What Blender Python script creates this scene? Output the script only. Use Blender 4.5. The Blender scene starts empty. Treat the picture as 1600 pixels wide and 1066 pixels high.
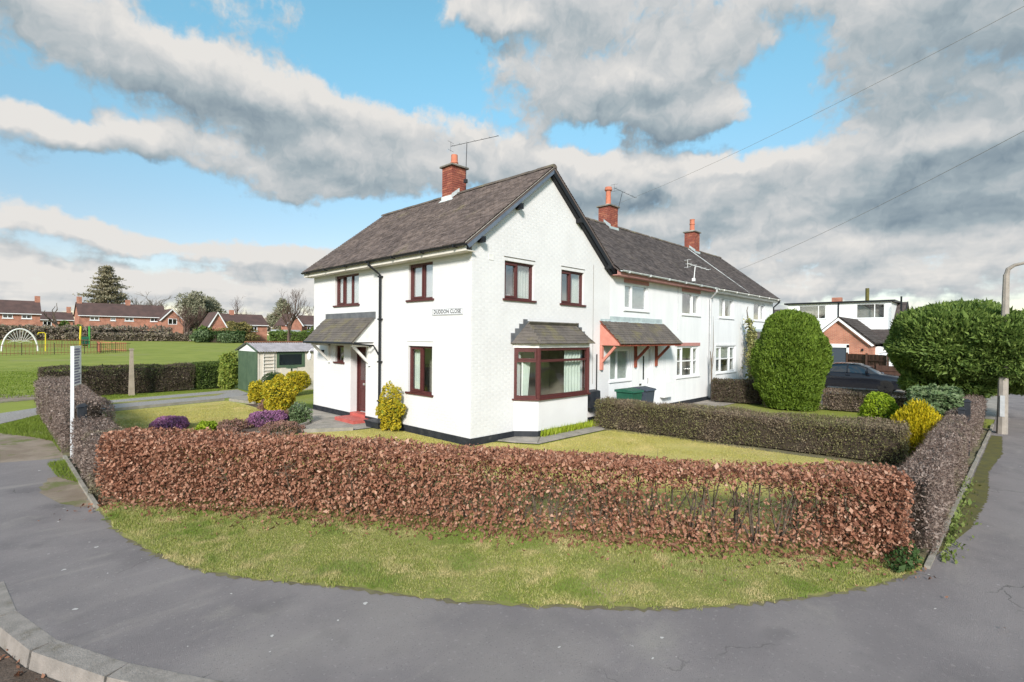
import bpy, bmesh, math, random
import numpy as np
from mathutils import Vector, Matrix
R = math.radians
random.seed(7); rng = np.random.default_rng(7)
sc = bpy.context.scene; COL = sc.collection

# ---------------------------------------------------------------- camera
cam = bpy.data.cameras.new('camera'); camo = bpy.data.objects.new('camera', cam); COL.objects.link(camo)
cam.sensor_width = 36; cam.sensor_fit = 'HORIZONTAL'; cam.lens = 795.9 / 1600 * 36
cam.clip_start = .05; cam.clip_end = 6000
yaw, pitch, roll = -0.01743, -0.00812, 0.00925
a_ = math.pi/4 + yaw
fw = Vector((math.cos(a_), math.sin(a_), 0)); up = Vector((0, 0, 1)); rt = fw.cross(up)
f2 = fw*math.cos(pitch) + up*math.sin(pitch); u2 = up*math.cos(pitch) - fw*math.sin(pitch)
r3 = rt*math.cos(roll) + u2*math.sin(roll); u3 = u2*math.cos(roll) - rt*math.sin(roll)
camo.matrix_world = Matrix(((r3.x, u3.x, -f2.x, -8.123), (r3.y, u3.y, -f2.y, -9.209), (r3.z, u3.z, -f2.z, 2.64), (0, 0, 0, 1)))
sc.camera = camo

# ---------------------------------------------------------------- light and exposure
SUN = Vector((-.74, -.58, .50)).normalized()
SUN_EL, SUN_AZ = math.asin(SUN.z), math.atan2(SUN.x, SUN.y)
SKY_STRENGTH = .10
EXPOSURE = 1.35
sun = bpy.data.lights.new('sun', 'SUN'); sun.energy = 2.1; sun.angle = R(10); sun.color = (1, .93, .85)
so = bpy.data.objects.new('sun', sun); COL.objects.link(so)
so.rotation_euler = (-SUN).to_track_quat('-Z', 'Y').to_euler(); so.location = (-30, -20, 25)
vs = sc.view_settings; vs.view_transform = 'Standard'; vs.look = 'None'; vs.exposure = EXPOSURE; vs.gamma = 1; vs.use_curve_mapping = False

w = bpy.data.worlds.new('World'); sc.world = w; w.use_nodes = True
def build_world():
    nt = w.node_tree; N = nt.nodes; L = nt.links; N.clear()
    # cloud cover as a function of direction (azimuth, elevation), used twice
    g = bpy.data.node_groups.new('cloud_cover', 'ShaderNodeTree')
    g.interface.new_socket('P', in_out='INPUT', socket_type='NodeSocketVector')
    g.interface.new_socket('Q', in_out='INPUT', socket_type='NodeSocketVector')
    g.interface.new_socket('D', in_out='OUTPUT', socket_type='NodeSocketFloat')
    gn, gl = g.nodes, g.links
    gi = gn.new('NodeGroupInput'); go = gn.new('NodeGroupOutput')
    def math_(op, a, b=None, c=None):
        n = gn.new('ShaderNodeMath'); n.operation = op
        for i, v in enumerate((a, b, c)):
            if v is None: continue
            if isinstance(v, (int, float)): n.inputs[i].default_value = v
            else: gl.new(v, n.inputs[i])
        return n.outputs[0]
    def noise(vec, scale, detail, rough):
        n = gn.new('ShaderNodeTexNoise'); n.inputs['Scale'].default_value = scale
        n.inputs['Detail'].default_value = detail; n.inputs['Roughness'].default_value = rough
        gl.new(vec, n.inputs['Vector']); return n
    acc = math_('MULTIPLY_ADD', noise(gi.outputs['Q'], 1.3, 4, .54).outputs[0], 2.1, -1.02)
    acc = math_('ADD', acc, math_('MULTIPLY_ADD', noise(gi.outputs['P'], .2, 4, .58).outputs[0], 1.5, -.75))
    plus = [(82.0,24.4,15.5,2.9,12),(58.3,20.9,21.6,2.8,14),(83.7,16.9,6.8,1.5,8),(66.6,16.8,10.4,2.6,10),(47.2,32.2,5.4,1.0,0),(33.0,29.9,20.7,5.0,6),
            (31.5,24.2,9.5,2.9,0),(3.0,21.8,8.5,7.5,0),(20.5,16.9,19.8,2.0,4),(10.5,11.6,20.9,2.6,0),(3.7,14.9,7.9,2.8,0),(10.4,6.8,17.9,2.2,0),
            (69.0,8.0,7.1,1.3,0),(84.5,8.2,7.1,.9,4),(76.2,4.1,27,1.7,0),(30.1,14.9,10.8,1.9,10),(24.2,21.8,5.7,1.7,0)]
    minus = [(55.6,29.1,9.0,4.0,15),(16.8,24.0,4.2,4.0,-40),(74.6,12.0,18,2.2,6),(51.3,12.7,9.9,2.0,0),(21.7,19.4,3.7,1.1,0),(86.9,18.7,3.5,1.0,8),(35.0,21.1,4.2,1.3,0)]
    for sgn, lst in ((.62, plus), (-.62, minus)):
        for (az, el, ra, re, t) in lst:
            mp = gn.new('ShaderNodeMapping'); mp.vector_type = 'TEXTURE'
            mp.inputs['Location'].default_value = (az, el, 0); mp.inputs['Rotation'].default_value = (0, 0, R(t)*.62); mp.inputs['Scale'].default_value = (ra*1.25, re*1.35, 1)
            gl.new(gi.outputs['P'], mp.inputs['Vector'])
            ln = gn.new('ShaderNodeVectorMath'); ln.operation = 'LENGTH'; gl.new(mp.outputs[0], ln.inputs[0])
            mr = gn.new('ShaderNodeMapRange'); mr.interpolation_type = 'SMOOTHSTEP'
            mr.inputs['From Min'].default_value = 1.3; mr.inputs['From Max'].default_value = .35
            mr.inputs['To Min'].default_value = 0; mr.inputs['To Max'].default_value = sgn
            gl.new(ln.outputs['Value'], mr.inputs['Value'])
            acc = math_('ADD', acc, mr.outputs[0])
    gl.new(acc, go.inputs[0])

    def m(op, a, b=None, c=None):
        n = N.new('ShaderNodeMath'); n.operation = op
        for i, v in enumerate((a, b, c)):
            if v is None: continue
            if isinstance(v, (int, float)): n.inputs[i].default_value = v
            else: L.new(v, n.inputs[i])
        return n.outputs[0]
    tc = N.new('ShaderNodeTexCoord'); sp = N.new('ShaderNodeSeparateXYZ'); L.new(tc.outputs['Generated'], sp.inputs[0])
    x, y, z = sp.outputs
    az = m('MULTIPLY', m('ARCTAN2', y, x), 180/math.pi); el = m('MULTIPLY', m('ARCSINE', z), 180/math.pi)
    zz = m('ADD', m('MAXIMUM', z, 0), .16)
    qx, qy = m('DIVIDE', x, zz), m('DIVIDE', y, zz)
    # ragged edges: shift the direction by noise, once for both look-ups
    p0 = N.new('ShaderNodeCombineXYZ'); L.new(az, p0.inputs[0]); L.new(el, p0.inputs[1])
    wn = N.new('ShaderNodeTexNoise'); wn.inputs['Scale'].default_value = .17; wn.inputs['Detail'].default_value = 4; wn.inputs['Roughness'].default_value = .62; L.new(p0.outputs[0], wn.inputs['Vector'])
    wsub = N.new('ShaderNodeVectorMath'); wsub.operation = 'SUBTRACT'; L.new(wn.outputs['Color'], wsub.inputs[0]); wsub.inputs[1].default_value = (.5, .5, .5)
    wsep = N.new('ShaderNodeSeparateXYZ'); L.new(wsub.outputs[0], wsep.inputs[0])
    azw = m('MULTIPLY_ADD', wsep.outputs[0], 9, az); elw = m('MULTIPLY_ADD', wsep.outputs[1], 4.5, el)
    def dens(de, dq):
        p = N.new('ShaderNodeCombineXYZ'); L.new(azw, p.inputs[0]); L.new(m('ADD', elw, de), p.inputs[1])
        q = N.new('ShaderNodeCombineXYZ'); L.new(m('MULTIPLY', qx, dq), q.inputs[0]); L.new(m('MULTIPLY', qy, dq), q.inputs[1])
        n = N.new('ShaderNodeGroup'); n.node_tree = g; L.new(p.outputs[0], n.inputs[0]); L.new(q.outputs[0], n.inputs[1])
        return n.outputs[0]
    d0, d1 = dens(0, 1), dens(1.7, .955)
    cover = N.new('ShaderNodeMapRange'); cover.interpolation_type = 'SMOOTHSTEP'; L.new(d0, cover.inputs['Value'])
    fn = N.new('ShaderNodeTexNoise'); fn.inputs['Scale'].default_value = .55; fn.inputs['Detail'].default_value = 4; fn.inputs['Roughness'].default_value = .65; L.new(p0.outputs[0], fn.inputs['Vector']); L.new(m('ADD', d0, m('MULTIPLY_ADD', fn.outputs[0], .9, -.45)), cover.inputs['Value'])
    cover.inputs['From Min'].default_value = -.16; cover.inputs['From Max'].default_value = .46
    # thick parts grey, edges facing the light bright
    lit = m('SUBTRACT', d0, d1)
    tone = m('ADD', m('MULTIPLY_ADD', lit, .75, .66), m('MULTIPLY', m('MAXIMUM', m('SUBTRACT', d0, .35), 0), -.30))
    # low clouds are seen through more bright air; the heavy bank over the street end is thicker
    lowm = N.new('ShaderNodeMapRange'); lowm.inputs['From Min'].default_value = 15; lowm.inputs['From Max'].default_value = 1; lowm.inputs['To Min'].default_value = 0; lowm.inputs['To Max'].default_value = .34; L.new(el, lowm.inputs['Value'])
    hv = N.new('ShaderNodeMapping'); hv.vector_type = 'TEXTURE'; hv.inputs['Location'].default_value = (1, 21, 0); hv.inputs['Scale'].default_value = (15, 9, 1); L.new(p0.outputs[0], hv.inputs['Vector'])
    hl = N.new('ShaderNodeVectorMath'); hl.operation = 'LENGTH'; L.new(hv.outputs[0], hl.inputs[0])
    hm = N.new('ShaderNodeMapRange'); hm.interpolation_type = 'SMOOTHSTEP'; hm.inputs['From Min'].default_value = 1.2; hm.inputs['From Max'].default_value = .2; hm.inputs['To Max'].default_value = -.24; L.new(hl.outputs['Value'], hm.inputs['Value'])
    tone = m('ADD', m('ADD', tone, lowm.outputs[0]), hm.outputs[0])
    ramp = N.new('ShaderNodeValToRGB'); L.new(tone, ramp.inputs[0])
    e = ramp.color_ramp.elements
    e[0].position = .0; e[0].color = (.20, .27, .33, 1); e[1].position = 1; e[1].color = (.80, .78, .75, 1)
    k = e.new(.35); k.color = (.37, .44, .48, 1); k = e.new(.68); k.color = (.60, .62, .63, 1)
    sky = N.new('ShaderNodeTexSky'); sky.sky_type = 'NISHITA'; sky.sun_disc = False
    sky.sun_elevation = SUN_EL; sky.sun_rotation = SUN_AZ; sky.air_density = 1.0; sky.dust_density = .15; sky.ozone_density = 1.6
    sb_ = N.new('ShaderNodeVectorMath'); sb_.operation = 'MULTIPLY'; L.new(sky.outputs[0], sb_.inputs[0])
    tm = N.new('ShaderNodeMapRange'); tm.interpolation_type = 'SMOOTHSTEP'; tm.inputs['From Min'].default_value = 3; tm.inputs['From Max'].default_value = 34; L.new(el, tm.inputs['Value'])
    tint = N.new('ShaderNodeMix'); tint.data_type = 'RGBA'; L.new(tm.outputs[0], tint.inputs['Factor']); tint.inputs['A'].default_value = (.60, .52, .49, 1); tint.inputs['B'].default_value = (.78, 1.12, .93, 1); L.new(tint.outputs['Result'], sb_.inputs[1])
    cs = N.new('ShaderNodeVectorMath'); cs.operation = 'SCALE'; L.new(ramp.outputs[0], cs.inputs[0]); cs.inputs['Scale'].default_value = 1/2**EXPOSURE/SKY_STRENGTH
    mx = N.new('ShaderNodeMix'); mx.data_type = 'RGBA'; L.new(cover.outputs[0], mx.inputs['Factor']); L.new(sb_.outputs[0], mx.inputs['A']); L.new(cs.outputs[0], mx.inputs['B'])
    bg = N.new('ShaderNodeBackground'); bg.inputs['Strength'].default_value = SKY_STRENGTH; L.new(mx.outputs['Result'], bg.inputs['Color'])
    out = N.new('ShaderNodeOutputWorld'); L.new(bg.outputs[0], out.inputs[0])
build_world()
w.cycles.sampling_method = 'MANUAL'; w.cycles.sample_map_resolution = 512
sc.cycles.max_bounces = 5; sc.cycles.diffuse_bounces = 2; sc.cycles.glossy_bounces = 2; sc.cycles.transparent_max_bounces = 6; sc.cycles.transmission_bounces = 3

# ---------------------------------------------------------------- materials
MATS = {}
def nodes_of(name):
    mt = bpy.data.materials.new(name); mt.use_nodes = True; nt = mt.node_tree
    return mt, nt, nt.nodes['Principled BSDF']
def M(name, col, col2=None, scale=6, rough=.85, bump=0, bscale=40, spec=.3, ramp=(.35, .65), island=0, metal=0, col3=None, scale3=1.0, ramp3=(.55, .7), stretch=None):
    mt, nt, b = nodes_of(name); N = nt.nodes; L = nt.links
    b.inputs['Roughness'].default_value = rough; b.inputs['Specular IOR Level'].default_value = spec; b.inputs['Metallic'].default_value = metal
    geo = N.new('ShaderNodeNewGeometry'); pos = geo.outputs['Position']
    if stretch:
        mp = N.new('ShaderNodeMapping'); mp.inputs['Scale'].default_value = stretch; L.new(pos, mp.inputs['Vector']); pos = mp.outputs[0]
    def nz(s, d=5, r=.6):
        n = N.new('ShaderNodeTexNoise'); n.inputs['Scale'].default_value = s; n.inputs['Detail'].default_value = d; n.inputs['Roughness'].default_value = r
        L.new(pos, n.inputs['Vector']); return n.outputs[0]
    def rampmix(fac, lo, hi, A, B):
        mr = N.new('ShaderNodeMapRange'); mr.interpolation_type = 'SMOOTHSTEP'; mr.inputs['From Min'].default_value = lo; mr.inputs['From Max'].default_value = hi
        L.new(fac, mr.inputs['Value'])
        mx = N.new('ShaderNodeMix'); mx.data_type = 'RGBA'; L.new(mr.outputs[0], mx.inputs['Factor'])
        for s, v in (('A', A), ('B', B)):
            if isinstance(v, tuple): mx.inputs[s].default_value = (*v, 1)
            else: L.new(v, mx.inputs[s])
        return mx.outputs['Result']
    out = col
    if col2: out = rampmix(nz(scale), ramp[0], ramp[1], col, col2)
    if col3: out = rampmix(nz(scale3, 6, .65), ramp3[0], ramp3[1], out, col3)
    if island:
        hs = N.new('ShaderNodeHueSaturation'); mr = N.new('ShaderNodeMapRange'); mr.inputs['To Min'].default_value = 1-island; mr.inputs['To Max'].default_value = 1+island
        L.new(geo.outputs['Random Per Island'], mr.inputs['Value']); L.new(mr.outputs[0], hs.inputs['Value'])
        if isinstance(out, tuple): hs.inputs['Color'].default_value = (*out, 1)
        else: L.new(out, hs.inputs['Color'])
        out = hs.outputs[0]
    if isinstance(out, tuple): b.inputs['Base Color'].default_value = (*out, 1)
    else: L.new(out, b.inputs['Base Color'])
    if bump:
        bp = N.new('ShaderNodeBump'); bp.inputs['Strength'].default_value = min(1, bump); bp.inputs['Distance'].default_value = .02*max(1, bump)
        L.new(nz(bscale, 6, .65), bp.inputs['Height']); L.new(bp.outputs[0], b.inputs['Normal'])
    MATS[name] = mt; return mt
def LEAF(name, cols, trans=.25, rough=.55, patch=None, pscale=1.2, pramp=(.45, .62), patch2=None, pscale2=1.0):
    mt, nt, b = nodes_of(name); N = nt.nodes; L = nt.links
    geo = N.new('ShaderNodeNewGeometry'); cr = N.new('ShaderNodeValToRGB'); L.new(geo.outputs['Random Per Island'], cr.inputs[0])
    el = cr.color_ramp.elements; n = len(cols)
    while len(el) < n: el.new(.5)
    for i, c in enumerate(cols): el[i].position = i/max(1, n-1); el[i].color = (*c, 1)
    out = cr.outputs[0]
    if patch:
        nz = N.new('ShaderNodeTexNoise'); nz.inputs['Scale'].default_value = pscale; nz.inputs['Detail'].default_value = 5; L.new(geo.outputs['Position'], nz.inputs['Vector'])
        mr = N.new('ShaderNodeMapRange'); mr.interpolation_type = 'SMOOTHSTEP'; mr.inputs['From Min'].default_value = pramp[0]; mr.inputs['From Max'].default_value = pramp[1]; L.new(nz.outputs[0], mr.inputs['Value'])
        mx = N.new('ShaderNodeMix'); mx.data_type = 'RGBA'; mx.blend_type = 'MIX'; L.new(mr.outputs[0], mx.inputs['Factor']); L.new(out, mx.inputs['A'])
        hs = N.new('ShaderNodeMix'); hs.data_type = 'RGBA'; hs.inputs['Factor'].default_value = .75; L.new(out, hs.inputs['A']); hs.inputs['B'].default_value = (*patch, 1)
        L.new(hs.outputs['Result'], mx.inputs['B']); out = mx.outputs['Result']
    if patch2:
        nz = N.new('ShaderNodeTexNoise'); nz.inputs['Scale'].default_value = pscale2; nz.inputs['Detail'].default_value = 6; off = N.new('ShaderNodeVectorMath'); off.operation = 'ADD'; off.inputs[1].default_value = (31, 17, 0); L.new(geo.outputs['Position'], off.inputs[0]); L.new(off.outputs[0], nz.inputs['Vector'])
        mr = N.new('ShaderNodeMapRange'); mr.interpolation_type = 'SMOOTHSTEP'; mr.inputs['From Min'].default_value = .50; mr.inputs['From Max'].default_value = .62; mr.inputs['To Max'].default_value = .8; L.new(nz.outputs[0], mr.inputs['Value'])
        mx = N.new('ShaderNodeMix'); mx.data_type = 'RGBA'; L.new(mr.outputs[0], mx.inputs['Factor']); L.new(out, mx.inputs['A']); mx.inputs['B'].default_value = (*patch2, 1); out = mx.outputs['Result']
    L.new(out, b.inputs['Base Color']); b.inputs['Roughness'].default_value = rough; b.inputs['Specular IOR Level'].default_value = .25
    tr = N.new('ShaderNodeBsdfTranslucent'); L.new(out, tr.inputs['Color'])
    ms = N.new('ShaderNodeMixShader'); ms.inputs[0].default_value = trans; L.new(b.outputs[0], ms.inputs[1]); L.new(tr.outputs[0], ms.inputs[2])
    L.new(ms.outputs[0], N['Material Output'].inputs['Surface']); MATS[name] = mt; return mt
def GLASS(name, tint=(.8, .86, .85), mix=.24):
    mt, nt, b = nodes_of(name); N = nt.nodes; L = nt.links
    gl = N.new('ShaderNodeBsdfGlossy'); gl.inputs['Roughness'].default_value = .02; gl.inputs['Color'].default_value = (.95, .97, 1, 1)
    tp = N.new('ShaderNodeBsdfTransparent'); tp.inputs['Color'].default_value = (*tint, 1)
    lw = N.new('ShaderNodeLayerWeight'); lw.inputs['Blend'].default_value = .5; fr = N.new('ShaderNodeMath'); fr.operation = 'POWER'; L.new(lw.outputs['Facing'], fr.inputs[0]); fr.inputs[1].default_value = 4
    ad = N.new('ShaderNodeMath'); ad.operation = 'MULTIPLY_ADD'; L.new(fr.outputs[0], ad.inputs[0]); ad.inputs[1].default_value = .7; ad.inputs[2].default_value = mix; ad.use_clamp = True
    ms = N.new('ShaderNodeMixShader'); L.new(ad.outputs[0], ms.inputs[0]); L.new(tp.outputs[0], ms.inputs[1]); L.new(gl.outputs[0], ms.inputs[2])
    L.new(ms.outputs[0], N['Material Output'].inputs['Surface']); MATS[name] = mt; return mt
def BRICKMAT(name, c1, c2, mortar, axis, scale=1.0):
    mt, nt, b = nodes_of(name); N = nt.nodes; L = nt.links
    geo = N.new('ShaderNodeNewGeometry'); sp = N.new('ShaderNodeSeparateXYZ'); L.new(geo.outputs['Position'], sp.inputs[0])
    cb = N.new('ShaderNodeCombineXYZ'); L.new(sp.outputs[axis], cb.inputs[0]); L.new(sp.outputs[2], cb.inputs[1])
    bt = N.new('ShaderNodeTexBrick'); L.new(cb.outputs[0], bt.inputs['Vector']); bt.inputs['Scale'].default_value = scale
    bt.inputs['Color1'].default_value = (*c1, 1); bt.inputs['Color2'].default_value = (*c2, 1); bt.inputs['Mortar'].default_value = (*mortar, 1)
    bt.inputs['Brick Width'].default_value = .225; bt.inputs['Row Height'].default_value = .075; bt.inputs['Mortar Size'].default_value = .008
    nz = N.new('ShaderNodeTexNoise'); nz.inputs['Scale'].default_value = 1.3; nz.inputs['Detail'].default_value = 6; L.new(geo.outputs['Position'], nz.inputs['Vector'])
    mr = N.new('ShaderNodeMapRange'); mr.inputs['From Min'].default_value = .3; mr.inputs['From Max'].default_value = .7; mr.inputs['To Min'].default_value = .75; mr.inputs['To Max'].default_value = 1.2; L.new(nz.outputs[0], mr.inputs['Value'])
    hs = N.new('ShaderNodeHueSaturation'); L.new(bt.outputs[0], hs.inputs['Color']); L.new(mr.outputs[0], hs.inputs['Value'])
    L.new(hs.outputs[0], b.inputs['Base Color']); b.inputs['Roughness'].default_value = .9; MATS[name] = mt; return mt

M('white_paint', (.73, .725, .73), (.685, .678, .682), 1.1, .75, .15, 60, col3=(.60, .59, .575), scale3=.7, ramp3=(.64, .86))
M('white_render', (.80, .81, .82), (.74, .75, .765), .9, .8, .15, 50, col3=(.50, .50, .49), scale3=1.0, ramp3=(.66, .92), stretch=(2.6, 2.6, .55))
M('white_trim', (.80, .79, .77), (.70, .69, .66), 3, .5)
M('cream_trim', (.74, .70, .64), (.66, .62, .56), 3, .7)
M('upvc', (.82, .83, .84), None, rough=.35)
M('black_paint', (.018, .021, .028), (.032, .035, .042), 4, .55, .1, 30, col3=(.09, .09, .09), scale3=2.5, ramp3=(.62, .8))
M('black_plastic', (.014, .015, .018), None, rough=.4)
M('slate_blue', (.10, .13, .18), (.14, .17, .22), 3, .6)
M('rosewood', (.105, .032, .030), (.075, .024, .024), 9, .42, stretch=(1, 1, 6))
M('red_step', (.52, .13, .11), (.44, .10, .085), 4, .6, .1)
M('pink_paint', (.62, .26, .20), (.54, .21, .16), 5, .7)
M('pink_lintel', (.50, .25, .22), (.44, .21, .19), 5, .7)
M('red_timber', (.30, .085, .05), (.22, .06, .04), 6, .7)
M('roof_tile', (.150, .118, .108), (.108, .086, .082), 1.5, .9, .2, 40, island=.34, col3=(.21, .185, .11), scale3=.6, ramp3=(.58, .78))
M('roof_tile_dark', (.112, .095, .092), (.080, .069, .070), 1.4, .9, .2, 40, island=.34, col3=(.155, .145, .08), scale3=.55, ramp3=(.60, .78))
M('canopy_tile', (.145, .125, .110), (.10, .088, .08), 3, .9, .3, 50, island=.3, col3=(.16, .14, .085), scale3=2, ramp3=(.5, .7))
M('ridge_tile', (.15, .12, .10), (.10, .085, .075), 3, .9, .2, col3=(.20, .18, .12), scale3=2)
M('mortar', (.42, .38, .34), (.34, .31, .28), 8, .95)
M('brick', (.30, .095, .065), (.22, .065, .05), 5, .9, .3, 60, island=.3)
M('brick_b', (.40, .15, .095), (.30, .10, .07), 5, .9, .3, 60)
M('terracotta', (.56, .20, .12), (.46, .16, .10), 5, .8)
M('stone_cap', (.22, .20, .17), (.15, .14, .12), 6, .9, .3)
M('lead_dark', (.105, .11, .12), (.15, .155, .165), 4, .6)
M('lead', (.36, .42, .44), (.46, .54, .54), 4, .6)
M('lead_white', (.68, .70, .70), (.50, .54, .55), 6, .7)
M('galvanised', (.55, .56, .57), (.45, .46, .47), 4, .5, metal=.3)
M('interior', (.34, .32, .29), (.44, .42, .38), .8, .9)
M('interior_wall', (.60, .54, .47), (.44, .40, .35), .9, .9)
M('curtain', (.70, .76, .70), (.62, .68, .63), 2, .9)
M('net', (.50, .51, .50), (.40, .41, .41), 12, .9)
M('blind', (.86, .86, .86), (.82, .82, .83), 1, .9)
GLASS('glass', (.93, .95, .94), .06); GLASS('glass_bright', (.95, .96, .96), .20); GLASS('glass_dark', (.35, .38, .4), .1)
def TARMAC():
    mt = M('tarmac', (.205, .180, .180), (.250, .220, .216), .9, .9, .55, 170, col3=(.30, .27, .245), scale3=.8, ramp3=(.56, .78))
    nt = mt.node_tree; N = nt.nodes; L = nt.links; b = N['Principled BSDF']; src = b.inputs['Base Color'].links[0].from_socket
    geo = [n for n in N if n.type == 'NEW_GEOMETRY'][0]
    def over(fac, col):
        nonlocal src
        mx = N.new('ShaderNodeMix'); mx.data_type = 'RGBA'; L.new(fac, mx.inputs['Factor']); L.new(src, mx.inputs['A']); mx.inputs['B'].default_value = (*col, 1); src = mx.outputs['Result']
    def mr(sock, lo, hi, a=0., c=1.):
        n = N.new('ShaderNodeMapRange'); n.interpolation_type = 'SMOOTHSTEP'; n.inputs['From Min'].default_value = lo; n.inputs['From Max'].default_value = hi; n.inputs['To Min'].default_value = a; n.inputs['To Max'].default_value = c; L.new(sock, n.inputs['Value']); return n.outputs[0]
    def nz(sc_, det=3, vec=None):
        n = N.new('ShaderNodeTexNoise'); n.inputs['Scale'].default_value = sc_; n.inputs['Detail'].default_value = det; L.new(vec or geo.outputs['Position'], n.inputs['Vector']); return n
    def mul(a, c):
        n = N.new('ShaderNodeMath'); n.operation = 'MULTIPLY'; L.new(a, n.inputs[0]); L.new(c, n.inputs[1]); return n.outputs[0]
    mp = N.new('ShaderNodeMapping'); mp.inputs['Rotation'].default_value = (0, 0, R(35)); mp.inputs['Scale'].default_value = (.5, 2.6, 1); L.new(geo.outputs['Position'], mp.inputs['Vector'])
    over(mr(nz(1.1, 6, mp.outputs[0]).outputs[0], .56, .76, 0, .55), (.33, .295, .27))          # scuffed pale streaks
    over(mr(nz(1.4, 6).outputs[0], .54, .72, 0, .55), (.145, .128, .13)); over(mr(nz(.5, 5).outputs[0], .52, .70, 0, .5), (.31, .275, .255))                        # dark damp patches
    over(mr(nz(24, 3).outputs[0], .60, .70, 0, .45), (.33, .30, .29)); over(mr(nz(55, 2).outputs[0], .60, .70, 0, .5), (.13, .115, .115)); over(mr(nz(9, 2).outputs[0], .735, .76, 0, .9), (.60, .57, .54))                           # worn stone specks
    wp = N.new('ShaderNodeVectorMath'); wp.operation = 'ADD'; sc1 = N.new('ShaderNodeVectorMath'); sc1.operation = 'SCALE'; sc1.inputs['Scale'].default_value = .9; L.new(nz(1.6, 5).outputs['Color'], sc1.inputs[0]); L.new(geo.outputs['Position'], wp.inputs[0]); L.new(sc1.outputs[0], wp.inputs[1])
    vo = N.new('ShaderNodeTexVoronoi'); vo.feature = 'DISTANCE_TO_EDGE'; vo.inputs['Scale'].default_value = .42; L.new(wp.outputs[0], vo.inputs['Vector'])
    over(mul(mr(vo.outputs['Distance'], .0045, .001, 0, .75), mr(nz(.7, 2).outputs[0], .52, .64)), (.085, .078, .07))   # cracks
    L.new(src, b.inputs['Base Color'])
TARMAC()
M('road_tarmac', (.14, .125, .11), (.10, .09, .08), 2, .95, .6, 120)
M('kerb_stone', (.30, .265, .24), (.23, .205, .185), 6, .9, .5, 60, col3=(.19, .165, .13), scale3=3)
M('edging', (.33, .30, .26), (.25, .23, .19), 5, .9, .4, 60)
M('soil', (.085, .060, .045), (.13, .095, .075), 5, .95, 1, 40)
M('soil_moss', (.16, .135, .085), (.22, .20, .10), 4, .95, .8, 60, col3=(.10, .08, .06), scale3=3)
M('dirt', (.23, .175, .13), (.32, .255, .20), 1.6, .95, .8, 50, col3=(.16, .17, .06), scale3=1.4, ramp3=(.50, .64))
M('gravel', (.40, .37, .35), (.26, .24, .23), 22, .95, 1, 60)
M('concrete', (.36, .32, .28), (.27, .245, .215), 2.2, .9, .3, 60, col3=(.20, .19, .15), scale3=1.5)
M('turf', (.21, .225, .055), (.30, .28, .095), 1.3, .95, .8, 90, col3=(.40, .33, .16), scale3=.9, ramp3=(.54, .72))
M('lawn_turf', (.38, .335, .10), (.48, .41, .145), .9, .95, .5, 90, col3=(.55, .43, .19), scale3=.5, ramp3=(.50, .72))
M('field', (.20, .235, .035), (.26, .285, .05), .35, .95, .6, 20, col3=(.25, .25, .08), scale3=.13, ramp3=(.52, .7))
M('moss', (.14, .125, .035), (.10, .095, .04), 5, .95, .8, 60)
M('bark', (.13, .10, .075), (.085, .066, .05), 8, .95, .4)
M('bark_grey', (.20, .165, .135), (.13, .105, .085), 5, .95, .3)
M('twig', (.13, .085, .07), (.09, .06, .05), 9, .95)
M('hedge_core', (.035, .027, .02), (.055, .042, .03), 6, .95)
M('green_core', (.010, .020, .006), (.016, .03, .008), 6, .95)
M('shed_wall', (.66, .60, .52), (.58, .53, .46), 2, .85, .3)
M('shed_green', (.085, .13, .08), (.065, .105, .065), 3, .6)
M('asbestos', (.34, .32, .34), (.25, .235, .25), 4, .9, .3)
M('post_concrete', (.36, .30, .235), (.28, .235, .18), 4, .9, .3)
M('lamp_concrete', (.36, .32, .28), (.28, .25, .22), 4, .9, .3)
M('bin_green', (.020, .095, .060), (.028, .12, .075), 3, .5); M('bin_grey', (.06, .075, .10), None, rough=.5)
M('car_black', (.010, .011, .016), None, rough=.16, spec=.6); M('car_white', (.82, .82, .83), None, rough=.25, spec=.5)
M('tyre', (.014, .014, .014), None, rough=.8); M('rim', (.03, .03, .033), None, rough=.35, metal=.6)
M('chrome', (.6, .6, .62), None, rough=.15, metal=.9); M('lamp_glass', (.75, .78, .8), None, rough=.1, spec=.8); M('tail_red', (.45, .02, .02), None, rough=.2)
M('plate', (.75, .75, .72), None, rough=.4)
M('fence_brown', (.085, .045, .032), (.065, .035, .026), 5, .8, .2, stretch=(1, 1, .2))
BRICKMAT('brick_x', (.46, .17, .10), (.36, .115, .07), (.42, .33, .27), 1); BRICKMAT('brick_y', (.44, .16, .10), (.34, .11, .07), (.42, .33, .27), 0)
BRICKMAT('far_brick', (.46, .19, .125), (.38, .145, .095), (.42, .27, .2), 0)
M('far_roof', (.115, .070, .062), (.085, .055, .05), .8, .9, island=.1)
M('bung_roof', (.085, .070, .066), (.065, .055, .053), 2, .9, island=.3)
M('yellow_metal', (.70, .55, .03), None, rough=.4); M('green_metal', (.05, .30, .06), None, rough=.4); M('rust_fence', (.22, .10, .05), (.16, .07, .04), 3, .8)
M('pale_metal', (.7, .7, .68), None, rough=.5)
M('sign_white', (.80, .81, .84), None, rough=.4); M('sign_ink', (.03, .03, .035), None, rough=.5); M('sign_purple', (.22, .20, .32), None, rough=.5)
M('wire', (.03, .03, .035), None, rough=.6)
LEAF('beech', [(.20, .085, .055), (.38, .18, .115), (.29, .125, .078), (.52, .285, .19), (.34, .15, .095), (.62, .40, .29)], .25)
LEAF('litter', [(.20, .085, .05), (.32, .16, .10), (.14, .065, .04)], .1)
LEAF('privet_brown', [(.17, .125, .10), (.27, .20, .165), (.21, .16, .11), (.33, .26, .22), (.17, .16, .06)], .15, patch=(.11, .13, .045), pscale=1.1, pramp=(.52, .68))
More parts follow.
